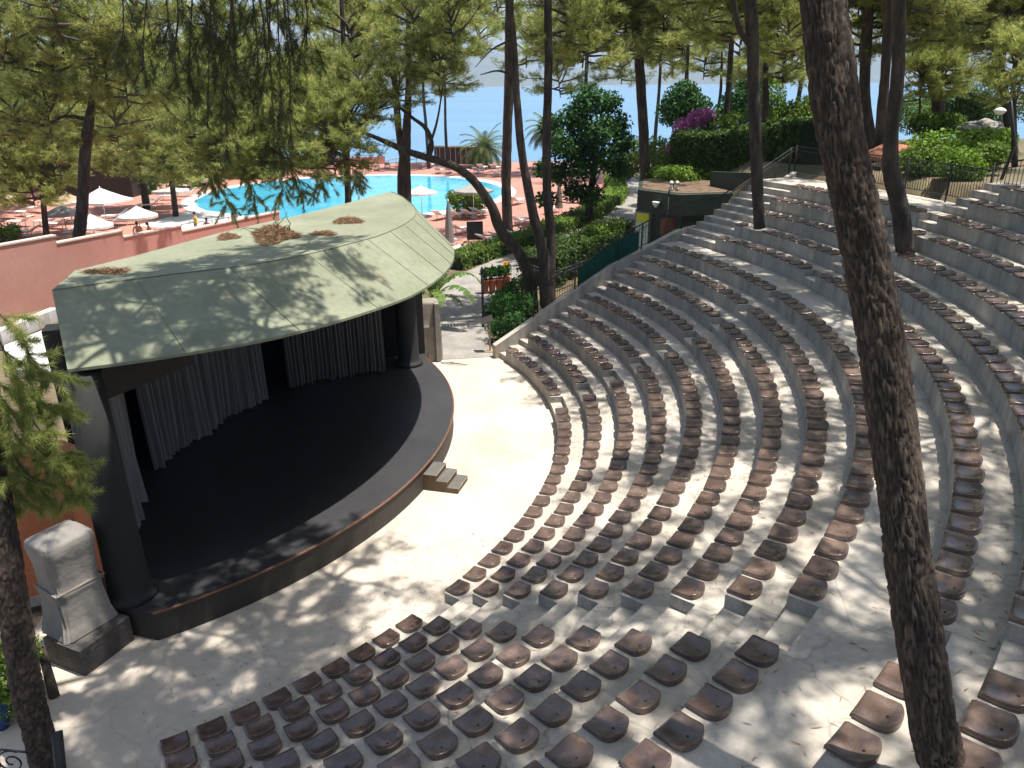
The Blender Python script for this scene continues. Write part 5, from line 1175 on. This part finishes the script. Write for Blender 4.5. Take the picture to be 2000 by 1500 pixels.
# ------------------------------------------------------------------ pots, board, sign, kiosk
gpots = 'red pots in a row before the short fence'
for i in range(4):
    x = -1.22 + i * .33; y = 35.4 + i * .14; lab = ['leftmost of the red terracotta pots by the path', 'second red terracotta pot from the gate post', 'third red terracotta pot beside the orange sign', 'rightmost red pot next to the orange folding sign'][i]
    t = thing('plant_pot', (x, y, 0), lab, 'plant pot', gpots); mb = MB(); mb.lathe([(.13, 0), (.19, .55), (.21, .56), (.21, .66), (.17, .66), (.16, .58)], (x, y, .02), 16); sub(mb, 'pot', M['pot'], t)
    C, D = lumps([(x, y, .95), (x + .05, y, 1.15)], [.26, .2], 420, i, 1, .2); leafpart('plant', C, D, .07, i, M['leaf_dark'], t)
fs_ = thing('folding_sign', (-.22, 36.25, 0), 'bright orange folding floor sign standing behind the red pots', 'sign')
for s_ in (-1, 1):
    mb = MB(); mb.box((-.22, 36.25 + s_ * .14, .85), (.30, .03, 1.0), M=Matrix.Rotation(R(15 * s_), 3, 'X')); sub(mb, 'panel', M['yellow'], fs_)
bd = thing('black_board', (-2.15, 46.7, 0), 'square black notice board standing among the loungers', 'board')
mb = MB(); mb.box((-2.15, 46.7, .95), (.98, .06, 1.1), R(6)); sub(mb, 'panel', M['blackboard'], bd)
for dx in (-.4, .4): mb = MB(); mb.tube([(-2.15 + dx, 46.7, 0), (-2.15 + dx, 46.75, .5)], .025, 6); sub(mb, 'leg', M['iron'], bd)
kk = thing('garden_kiosk', (9.5, 43, 0), 'low dark green kiosk with stone corner and planted flat roof', 'kiosk')
kp = [(6.65, 41.1), (8.45, 38.9), (12.3, 39.5), (15.5, 40.4), (15.5, 51), (8.4, 51)]
mb = MB(); mb.prism(kp, 2.95, 4.0); sub(mb, 'roof_band', M['darkgreen'], kk)
ins = lambda d: [(CXk + (x - CXk) * d, CYk + (y - CYk) * d) for x, y in kp]
CXk, CYk = 11.2, 45.2
mb = MB(); mb.prism(ins(.94), 4.0, 4.03); sub(mb, 'roof_soil', M['kiosksoil'], kk)
mb = MB(); mb.prism(ins(.93), -.1, 2.95); sub(mb, 'wall', M['darkgreen'], kk)
mb = MB(); mb.box((7.35, 41.55, 1.47), (1.0, 1.0, 2.96), R(-40)); sub(mb, 'stone_corner', M['stone'], kk)
mb = MB(); mb.box((8.55, 39.75, 2.3), (1.7, .12, .95), R(8)); mb2 = mb; sub(mb2, 'counter_panel', M['brownboard'], kk)
lw = thing('low_wall', (13, 50, 4), 'low dark green parapet wall at the back of the kiosk roof below the hedge', 'wall')
la, lb = at(1400, 352, z=4.5), at(1620, 366, z=5.2)
mb = MB(); d = (lb - la).normalized(); nn_ = Vector((d.y, -d.x, 0)) * .15
mb.prism([(la - nn_).xy, (lb - nn_).xy, (lb + nn_).xy, (la + nn_).xy], [3.7, 4.4, 4.4, 3.7], [4.75, 5.45, 5.45, 4.75]); sub(mb, 'parapet', M['darkgreen'], lw)
ps = thing('poster_panel', (6.95, 40.9, 0), 'tall yellow and pale blue poster panel on the stone kiosk corner', 'poster')
nv = Vector((-.35, -.94, 0)).normalized(); rv = Vector((nv.y * -1, nv.x, 0)); pc = Vector((6.93, 40.72, 1.75))
Mx = Matrix((rv, nv, Vector((0, 0, 1)))).transposed()
mb = MB(); mb.box(pc, (.66, .05, 2.2), M=Mx); sub(mb, 'panel', mat('poster_pale', [(.50, .62, .62), (.62, .72, .70)], 2, .4), ps)
mb = MB(); mb.box(pc + nv * .028 + Vector((0, 0, .85)), (.62, .006, .46), M=Mx); sub(mb, 'yellow_field', mat('poster_yellow', [(.62, .66, .04), (.7, .72, .08)], 2, .4), ps)
mb = MB()
for dx, dz, w_, h_ in ((-.12, .35, .05, .16), (.1, .28, .05, .22), (-.02, .1, .3, .04), (.08, -.1, .05, .18), (-.15, -.05, .04, .12)): mb.box(pc + nv * .028 + rv * dx + Vector((0, 0, dz)), (w_, .006, h_), M=Mx)
mb.box(pc + nv * .028 + Vector((0, 0, -.88)), (.62, .005, .34), M=Mx)
sub(mb, 'green_figures', mat('poster_green', [(.03, .36, .26), (.06, .45, .33)], 2, .4), ps)
fl_ = thing('floodlight_pole', (7.75, 38.4, 0), 'thin black pole with four small white spotlights in front of the kiosk', 'floodlight')
mb = MB(); mb.tube([(7.75, 38.4, 0), (7.75, 38.4, 4.3)], .04, 8); sub(mb, 'pole', M['iron'], fl_)
for dx, dz in ((-.14, 4.38), (.14, 4.38), (-.14, 4.66), (.14, 4.66)):
    mb = MB(); mb.lathe([(.06, -.12), (.11, .0), (.115, .06)], (0, 0, 0), 12); rot = Matrix.Rotation(R(80), 3, 'X'); mb.v = [tuple(rot @ Vector(v) + Vector((7.95 + dx, 38.3, dz))) for v in mb.v]; hd = sub(mb, 'spotlight', M['iron'], fl_)
    mb = MB(); mb.lathe([(.098, .062), (.098, .068)], (0, 0, 0), 12); mb.v = [tuple(rot @ Vector(v) + Vector((7.95 + dx, 38.3, dz))) for v in mb.v]; sub(mb, 'lens', M['lamp'], hd)
mb = MB(); mb.tube([(7.75, 38.4, 4.3), (7.95, 38.36, 4.38), (7.95, 38.36, 4.75)], .03, 6); sub(mb, 'bracket', M['iron'], fl_)
wlp = thing('wall_lamp', (7.3, 40.0, 3.4), 'small milky bowl lamp on the kiosk band', 'lamp')
mb = MB(); mb.lathe([(.05, -.2), (.15, -.08), (.2, .08), (.19, .1)], (7.42, 39.9, 3.45), 14); sub(mb, 'lamp_bowl', M['lamp'], wlp)
gl = thing('globe_lamp', at(1957, 372, Y=27.5), 'tall black garden lamp post with a milky dome at the right', 'street lamp')
lb_, lt_ = at(1957, 385, Y=27.5), at(1985, 215, Y=27.5)
mb = MB(); mb.tube([lb_, Vector((lb_.x + .25, lb_.y, (lb_.z + lt_.z) / 2)), lt_], [.06, .05, .045], 8); sub(mb, 'post', M['iron'], gl)
c = at(1963, 236, Y=27.5); mb = MB(); mb.lathe([(.03, -.12), (.10, -.10), (.19, .0), (.20, .03), (.12, .10), (.02, .13)], c, 16); sub(mb, 'lamp_shade', M['lamp'], gl)
mb = MB(); mb.tube([c + Vector((0, 0, .12)), c + Vector((.15, 0, .25)), lt_], .018, 5); sub(mb, 'lamp_arm', M['iron'], gl)
# tiled roof hut
hc = at(1757, 312, Y=31.5)
ht = thing('tiled_shelter', (hc.x, hc.y, 5.9), 'little red tiled roof shelter half hidden by the crooked pine', 'shelter')
mb = MB()
for s_ in (-1, 1):
    for i in range(9):
        y0 = hc.y - .85 + i * .2
        mb.tube([Vector((hc.x, y0, hc.z + .25)), Vector((hc.x + s_ * .95, y0, hc.z - .22))], .105, 8)
sub(mb, 'roof', M['tile'], ht)
for dx in (-.75, .75):
    for dy in (-.7, .7): mb = MB(); mb.tube([(hc.x + dx, hc.y + dy, 5.6), (hc.x + dx, hc.y + dy, hc.z - .15)], .06, 6); sub(mb, 'post', M['wood'], ht)
mb = MB(); mb.box((hc.x, hc.y, hc.z - .28), (1.75, 1.6, .06)); sub(mb, 'ceiling', M['wood'], ht)
# garden rocks
for i, (u, v, Y, s) in enumerate(((1905, 272, 40, .5), (1930, 266, 41, .65), (1955, 270, 40, .5), (1885, 270, 42, .35))):
    p = at(u, v, Y=Y); bm = bmesh.new(); bmesh.ops.create_icosphere(bm, subdivisions=3, radius=1)
    for vv in bm.verts:
        f = 1 + .35 * mnoise.noise(vv.co * 1.3 + Vector((i * 3, 0, 0))) + .12 * mnoise.noise(vv.co * 4); vv.co = Vector((vv.co.x * s * 1.3 * f, vv.co.y * s * f, vv.co.z * s * .6 * f))
    me = bpy.data.meshes.new('rock'); bm.to_mesh(me); bm.free(); o = link('rock', me, M['stone']); o.location = p
    tag(o, ['grey boulder leftmost but one in the upper garden', 'largest pale boulder in the upper right garden', 'pale boulder nearest the right edge in the garden', 'smallest boulder at the left of the rock group'][i], 'rock', 'boulders in the upper garden')

# ------------------------------------------------------------------ pool furniture
def lounger_proto():
    t = thing('sun_lounger', (0, 0, 0), '', 'sun lounger'); mb = MB(); mb.box((.0, .35, .36), (.64, 1.25, .06)); 
    for i in range(9): mb.box((0, -.2 + i * .135, .395), (.56, .09, .014))
    mb.build('bed', M['white'], t)
    mb = MB(); mb.box((0, -.55, .56), (.62, .72, .05), M=Matrix.Rotation(R(-32), 3, 'X')); mb.build('backrest', M['white'], t)
    for sx in (-1, 1):
        for y in (-.15, .85):
            mb = MB(); mb.tube([(sx * .27, y, .34), (sx * .30, y + .06, 0)], .03, 6); mb.build('leg', M['white'], t)
    return t
def copy_tree(o):
    c = cp(o)
    for ch in list(o.children): cp(ch, c)
    return c
LG = [(60, 405, 70, 'white lounger under the trees at the far left'), (48, 424, 80, 'white lounger second from the left wood edge'), (15, 440, 85, 'lounger cut by the left picture edge'), (82, 398, 60, 'lounger beside the grey umbrella at the wood edge'),
      (120, 430, 75, 'lounger left of the leaning forked trunk'), (60, 445, 95, 'greyish lounger directly above the pink coping'), (100, 425, 78, 'lounger behind the short slim pine'), (235, 415, 120, 'lounger with raised back beside the small umbrella'),
      (252, 425, 115, 'lounger next to the sunbathers'), (215, 432, 110, 'lounger under the small white umbrella'), (145, 405, 80, 'lounger shaded by the grey umbrella'), (310, 385, 100, 'lounger behind the leaning grey trunk'), (300, 395, 105, 'lounger in front of the leaning grey trunk'), (345, 378, 95, 'lounger under the flat tan umbrella'), (372, 372, 90, 'lounger nearest the left pool end'),
      (375, 358, 60, 'lounger behind the left pool end'), (405, 352, 55, 'right one of the loungers behind the left pool end'), (560, 333, 20, 'lounger behind the far pool edge, hidden by twigs'), (620, 332, 15, 'lounger on the far side left of the slim trunk'), (745, 328, 8, 'lounger on the far side near the pale thick trunk'), (765, 324, 5, 'second lounger beside the pale thick trunk'),
      (830, 325, -10, 'far lounger left of the leaning trunk'), (848, 325, -10, 'far lounger just under the leaning trunk'), (865, 336, -14, 'lounger right of the leaning trunk by the far edge'), (885, 336, -14, 'second lounger right of the leaning trunk'), (915, 338, -18, 'lounger in the far right group, front left'), (940, 338, -20, 'lounger in the far right group, front middle'),
      (950, 332, -20, 'lounger in the far right group, rear left'), (975, 333, -22, 'lounger in the far right group, rear right'), (980, 345, -25, 'lounger in the far right group beside the straight pine'), (868, 426, -30, 'lounger right of the roof end behind the closed umbrella'), (900, 426, -32, 'lounger below the round bush'), (925, 425, -35, 'lounger right of the one below the round bush'), (942, 422, -35, 'lounger under the greyish open umbrella'),
      (905, 455, -40, 'lounger left of the black board'), (870, 480, -40, 'lounger beside the roof end and closed umbrella'), (960, 478, -45, 'lounger right of the black board'), (985, 474, -45, 'lounger between the board and the straight pine'), (1005, 466, -45, 'lounger at the foot of the straight pine'), (890, 495, -42, 'lounger in front of the black board near the hedge'), (1020, 440, -40, 'lounger right of the straight pine'), (1100, 440, -40, 'lounger seen between the joined pines and the broadleaf tree'), (1085, 418, -35, 'lounger behind the joined pines'), (1185, 398, -30, 'lounger right of the broadleaf trunk by the hedge'), (1015, 400, -30, 'lounger between the straight pine and the bowed pine')]
lp0 = lounger_proto()
for i, (u, v, rz, lab) in enumerate(LG):
    p = at(u, v, z=.03); o = lp0 if i == 0 else copy_tree(lp0); o.location = (p.x, p.y, .05); o.rotation_euler = (0, 0, R(rz)); tag(o, lab, 'sun lounger', 'white loungers around the pool')
def umbrella(label, x, y, r, h, dh, m, pole='wood', sides=8, group='open umbrellas on the pool terrace', rz=0):
    t = thing('sun_umbrella', (x, y, .03), label, 'umbrella', group, rz); mb = MB(); vs = [(0, 0, h)]; 
    for ring, (f, z) in enumerate(((.33, h - dh * .38), (.68, h - dh * .74), (1, h - dh), (1.0, h - dh - .14))):
        for i in range(sides * 2):
            a = 2 * PI * i / (sides * 2); q = f * r * (1 if i % 2 == 0 else .955 if sides == 8 else .72); vs.append((q * math.cos(a), q * math.sin(a), z - (.03 * f if i % 2 else 0)))
    n2 = sides * 2; fs = [(0, 1 + i, 1 + (i + 1) % n2) for i in range(n2)]
    for k in range(3): fs += [(1 + k * n2 + i, 1 + (k + 1) * n2 + i, 1 + (k + 1) * n2 + (i + 1) % n2, 1 + k * n2 + (i + 1) % n2) for i in range(n2)]
    mb.add(vs, fs); mb.build('canopy', M[m], t)
    mb = MB(); mb.tube([(0, 0, 0), (0, 0, h + .1)], .03, 6); mb.build('pole', M[pole], t)
    mb = MB(); mb.lathe([(.28, 0), (.28, .06), (.08, .1), (.06, .25)], (0, 0, 0), 12); mb.build('base', M['white'], t)
    mb = MB()
    for i in range(sides): a = 2 * PI * i / sides; mb.tube([(.03 * math.cos(a), .03 * math.sin(a), h - .55), (.62 * r * math.cos(a), .62 * r * math.sin(a), h - dh * .74)], .012, 4)
    mb.build('ribs', M[pole], t); return t
def up_at(u, v, r, h, dh, m, lab, **k):
    p = at(u, v, z=.03); return umbrella(lab, p.x, p.y, r, h, dh, m, **k)
up_at(216, 428, 1.95, 2.7, .85, 'whitecloth', 'largest white umbrella with a square top on the left terrace', pole='white', sides=4, rz=.5)
up_at(283, 450, 1.25, 2.05, .62, 'offwhite', 'small cream umbrella above the sunbathers')
up_at(195, 468, 1.2, 2.05, .68, 'whitecloth', 'small white umbrella right of the leaning forked trunk')
up_at(148, 418, 1.4, 2.1, .6, 'tancloth', 'tan umbrella half hidden behind the leaning forked trunk')
up_at(137, 438, 1.25, 1.9, .55, 'greycloth', 'shaded grey umbrella left of the leaning forked trunk')
up_at(3, 412, 1.5, 2.2, .55, 'tancloth', 'tan umbrella cut by the left picture edge')
up_at(345, 392, 1.5, 1.6, .25, 'offwhite', 'flat tan umbrella behind the small terrace pine')
up_at(398, 350, 1.5, 2.0, .5, 'tancloth', 'distant tan umbrella behind the left pool end')
up_at(831, 420, 1.2, 2.25, .45, 'whitecloth', 'white umbrella standing against the pool right of the roof', pole='white')
up_at(932, 424, 1.45, 2.5, .5, 'greycloth', 'greyish open umbrella above the round bush', pole='white')
def closed(lab, u, v, h, m):
    p = at(u, v, z=.03); t = thing('closed_umbrella', (p.x, p.y, .03), lab, 'umbrella', 'furled umbrellas'); mb = MB(); n = 24; vs = []; prof = [(.03, h), (.10, h * .86), (.17, h * .6), (.22, h * .34), (.24, h * .24)]
    for r, z in prof:
        for i in range(n): a = 2 * PI * i / n; q = r * (1 + .22 * math.cos(a * 8)); vs.append((q * math.cos(a), q * math.sin(a), z))
    mb.add(vs, [(k * n + i, (k + 1) * n + i, (k + 1) * n + (i + 1) % n, k * n + (i + 1) % n) for k in range(4) for i in range(n)], True); mb.build('canopy', M[m], t)
    mb = MB(); mb.tube([(0, 0, 0), (0, 0, h + .08)], .03, 6); mb.build('pole', M['white'], t)
    mb = MB(); mb.lathe([(.28, 0), (.28, .06), (.08, .1)], (0, 0, 0), 12); mb.build('base', M['white'], t)
closed('grey striped umbrella furled beside the curved roof end', 884, 497, 3.1, 'greycloth')
closed('brownish umbrella furled behind the joined pines', 1098, 425, 2.6, 'tan')
closed('pale umbrella furled in front of the beach bar', 962, 318, 2.4, 'offwhite')
# railing by the pool entry
pr = fence('dark railing with turquoise glare at the near left pool entry', [at(352, 452, z=.03), at(395, 446, z=.03), at(430, 441, z=.03), at(500, 430, z=.03)], .8, name='pool_railing', bars=False, post_every=1.3)
# dark changing hut in the wood, and the beach bar
hb = thing('wooden_hut', (-38, 71, 0), 'dark open wooden hut in the shade of the wood behind the umbrellas', 'hut')
mb = MB(); mb.box((-37.5, 72.5, 1.5), (8, 5, 3.0)); sub(mb, 'wall', M['brownblack'], hb)
mb = MB(); mb.prism([(-42, 69.4), (-33, 69.4), (-33, 75.6), (-42, 75.6)], [3.0, 3.0, 3.6, 3.6], [3.15, 3.15, 3.75, 3.75]); sub(mb, 'roof', M['tile'], hb)
bb = thing('beach_bar', at(905, 320, z=0), 'low brown beach bar with a row of panels and pale posts by the sea', 'bar')
bp0, bp1 = at(858, 318, z=0), at(950, 320, z=0); d = (bp1 - bp0); 
mb = MB(); mid = (bp0 + bp1) / 2; ang = math.atan2(d.y, d.x); mb.box((mid.x, mid.y + .8, .95), (d.length, 1.5, 1.9), ang); sub(mb, 'wall', mat('bar_panels', [(.07, .035, .022), (.12, .06, .04)], 2, .6), bb)
for i in range(10):
    p = bp0.lerp(bp1, i / 9); mb = MB(); mb.box((p.x, p.y - .02, 1.0), (.09, .09, 2.0), ang); sub(mb, 'post', M['pinktop'], bb)
mb = MB(); mb.box((mid.x, mid.y + .7, 2.0), (d.length + .5, 2.0, .1), ang); sub(mb, 'roof', M['tancloth'], bb)
fn = thing('ramp_railing', at(760, 312, z=0), 'pale handrail and ramp left of the beach bar', 'railing')
mb = MB(); a, b = at(762, 318, z=0), at(862, 318, z=0); mb.tube([a + Vector((0, 0, .5)), b + Vector((0, 0, 1.7))], .05, 6); mb.tube([a + Vector((0, 0, .1)), b + Vector((0, 0, 1.1))], .04, 6)
for i in range(6): p = a.lerp(b, i / 5); mb.tube([p, p + Vector((0, 0, .5 + i * .24))], .03, 5)
sub(mb, 'handrail', M['paleslab'], fn)
wb = thing('terrace_wall', at(640, 318, z=0), 'low terracotta wall closing the pool terrace on the sea side', 'wall')
mb = MB(); a, b = at(560, 318, z=0), at(760, 316, z=0); dd = (b - a); mb.box(((a.x + b.x) / 2, (a.y + b.y) / 2 + .3, .45), (dd.length, .3, .9), math.atan2(dd.y, dd.x)); sub(mb, 'render', M['pink'], wb)
# boat
bo = thing('motor_boat', at(940, 157, z=-9), 'small white motor boat far out on the blue sea', 'boat'); q = at(940, 157, z=-9)
mb = MB(); mb.prism([(q.x - 6, q.y - 2), (q.x + 5, q.y - 2), (q.x + 9, q.y), (q.x + 5, q.y + 2), (q.x - 6, q.y + 2)], -9.1, [-7.4, -7.4, -6.8, -7.4, -7.4]); sub(mb, 'hull', M['white'], bo)
mb = MB(); mb.box((q.x - 1, q.y, -6.2), (5, 2.6, 2.2)); sub(mb, 'cabin', M['white'], bo)

# ------------------------------------------------------------------ people by the pool
def person(label, loc, rz, J, top, hair=True, sc=1.0):
    """J: joint positions of one continuous figure (local metres)"""
    t = thing('person', loc, label, 'person', None, rz); names = ['pelvis', 'waist', 'chest', 'neck', 'head', 'crown', 'sL', 'eL', 'hL', 'fL', 'sR', 'eR', 'hR', 'fR', 'kL', 'aL', 'tL', 'kR', 'aR', 'tR']
    rad = dict(pelvis=.125, waist=.105, chest=.13, neck=.05, head=.085, crown=.07, sL=.055, eL=.042, hL=.03, fL=.025, sR=.055, eR=.042, hR=.03, fR=.025, kL=.06, aL=.04, tL=.035, kR=.06, aR=.04, tR=.035)
    E_ = [('pelvis', 'waist'), ('waist', 'chest'), ('chest', 'neck'), ('neck', 'head'), ('head', 'crown'), ('chest', 'sL'), ('sL', 'eL'), ('eL', 'hL'), ('hL', 'fL'), ('chest', 'sR'), ('sR', 'eR'), ('eR', 'hR'), ('hR', 'fR'), ('pelvis', 'kL'), ('kL', 'aL'), ('aL', 'tL'), ('pelvis', 'kR'), ('kR', 'aR'), ('aR', 'tR')]
    me = bpy.data.meshes.new('body'); me.from_pydata([Vector(J[k]) * sc for k in names], [(names.index(a), names.index(b)) for a, b in E_], []); me.update()
    o = link('body', me, M['skin'], t); o.modifiers.new('skin', 'SKIN')
    for i, k in enumerate(names): me.skin_vertices[0].data[i].radius = (rad[k] * sc, rad[k] * sc)
    me.skin_vertices[0].data[0].use_root = True
    ss = o.modifiers.new('sub', 'SUBSURF'); ss.levels = 1; ss.render_levels = 2
    H_ = Vector(J['head']) * sc; Cw = Vector(J['crown']) * sc
    mb = MB(); mb.lathe([(.02, .12), (.075, .095), (.1, .03), (.098, -.03), (.07, -.08)], (0, 0, 0), 12); q = (Cw - H_).normalized().to_track_quat('Z', 'Y').to_matrix()
    mb.v = [tuple(q @ (Vector(v) * sc) + H_ + (Cw - H_) * .35 + q @ Vector((0, .022 * sc, 0))) for v in mb.v]; mb.build('hair', M['hair'], t)
    P_, W_, C_ = (Vector(J[k]) * sc for k in ('pelvis', 'waist', 'chest'))
    if top:
        mb = MB(); mb.tube([P_ + (P_ - W_) * .25, P_, W_, C_, C_ + (C_ - W_) * .25], [.15 * sc, .155 * sc, .135 * sc, .155 * sc, .09 * sc], 12); mb.build('clothing', M[top], t)
stand = dict(pelvis=(0, 0, .92), waist=(0, 0, 1.1), chest=(0, 0, 1.32), neck=(0, 0, 1.5), head=(0, -.01, 1.6), crown=(0, 0, 1.7), sL=(.18, 0, 1.38), eL=(.25, .02, 1.12), hL=(.24, -.08, .90), fL=(.23, -.11, .78), sR=(-.18, 0, 1.38), eR=(-.27, .03, 1.14), hR=(-.22, -.1, .94), fR=(-.2, -.14, .83), kL=(.1, -.03, .5), aL=(.11, .02, .09), tL=(.12, -.14, .035), kR=(-.1, .0, .5), aR=(-.1, .05, .09), tR=(-.11, -.1, .035))
sit = dict(pelvis=(0, 0, .12), waist=(0, .04, .30), chest=(0, .05, .52), neck=(0, .03, .70), head=(0, 0, .80), crown=(0, .0, .90), sL=(.18, .05, .58), eL=(.28, .02, .34), hL=(.2, -.2, .32), fL=(.17, -.29, .33), sR=(-.18, .05, .58), eR=(-.28, .1, .34), hR=(-.24, .24, .1), fR=(-.23, .3, .04), kL=(.14, -.42, .40), aL=(.13, -.55, .06), tL=(.13, -.7, .04), kR=(-.14, -.40, .36), aR=(-.12, -.62, .06), tR=(-.12, -.77, .04))
p = at(392, 447, z=.03); person('child in a yellow top standing at the near left pool edge', (p.x, p.y, .05), R(-60), stand, 'yellowcloth', sc=.86)
p = at(412, 440, z=.03); person('person in dark blue swimwear beside the pool railing', (p.x, p.y, .05), R(30), sit, 'bluecloth', sc=.95)
p = at(277, 447, z=.03); person('tanned sunbather sitting left of the small umbrella pole', (p.x, p.y, .05), R(30), sit, None)
p = at(298, 449, z=.03); person('sunbather in red sitting right of the small umbrella pole', (p.x, p.y, .05), R(-50), sit, 'redcloth')
p = at(527, 412, z=.0); person('swimmer with head and shoulders above the turquoise water', (p.x, p.y, -1.18), R(40), stand, 'redcloth')

# needles, cones and dust blown over the terraces and the floor
g_ = np.random.default_rng(21); C = []
for _ in range(5200):
    k = int(g_.integers(-1, NT)); a = g_.uniform(-60, 26)
    if k < 0: r, z = 10.4 + 2.6 * g_.uniform() ** .5, .014; a = g_.uniform(-60, -25) if g_.uniform() < .8 else a
    else:
        r0_, r1_ = front(k), (front(k + 1) if k < NT - 1 else front(k) + 1); r = r1_ - (r1_ - r0_) * abs(g_.normal(0, .35)); z = top_z(k) + .003
        if r < r0_ + .05 or r > r1_ - .01 or a > end_phi(r) - 1 or (k > 13 and a > 4): continue
        if any(lo < a < hi for lo, hi in ((first_a(k) - .3, last_b(k) + .3), (first_b(k) - .3, last_c(min(k, 13)) + .3))) and r < r0_ + .45: continue
        if k <= 13 and a > FIRST_C[k] - .5: continue
    C.append(tuple(polar(r, a, z)))
C = np.array(C); n_ = len(C); D = np.stack([g_.normal(0, 1, n_), g_.normal(0, 1, n_), np.zeros(n_)], 1)
V, F, T = needle_tris(C, D, 3, .085, .011, .25, 9); V[:, 2] = np.repeat(C[:, 2], 9) + np.abs(V[:, 2] - np.repeat(C[:, 2], 9)) * .25
tag(link('fallen_needles', mesh_np('fallen_needles', V, F), M['deadneedle']), 'dry brown pine needles scattered over the concrete terraces and floor', 'pine needles', kind='stuff')

# ------------------------------------------------------------------ the summer air
hz = MB(); hz.box((0, 4300, 170), (12400, 8760, 380))
hm = bpy.data.materials.new('summer_haze'); hm.use_nodes = True; hn = hm.node_tree.nodes; hn.remove(hn['Principled BSDF'])
pv = hn.new('ShaderNodeVolumePrincipled'); pv.inputs['Color'].default_value = (.62, .80, 1, 1); pv.inputs['Density'].default_value = .00018; pv.inputs['Anisotropy'].default_value = 0.0
hm.node_tree.links.new(pv.outputs['Volume'], hn['Material Output'].inputs['Volume'])
tag(hz.build('haze', hm), kind='stuff')
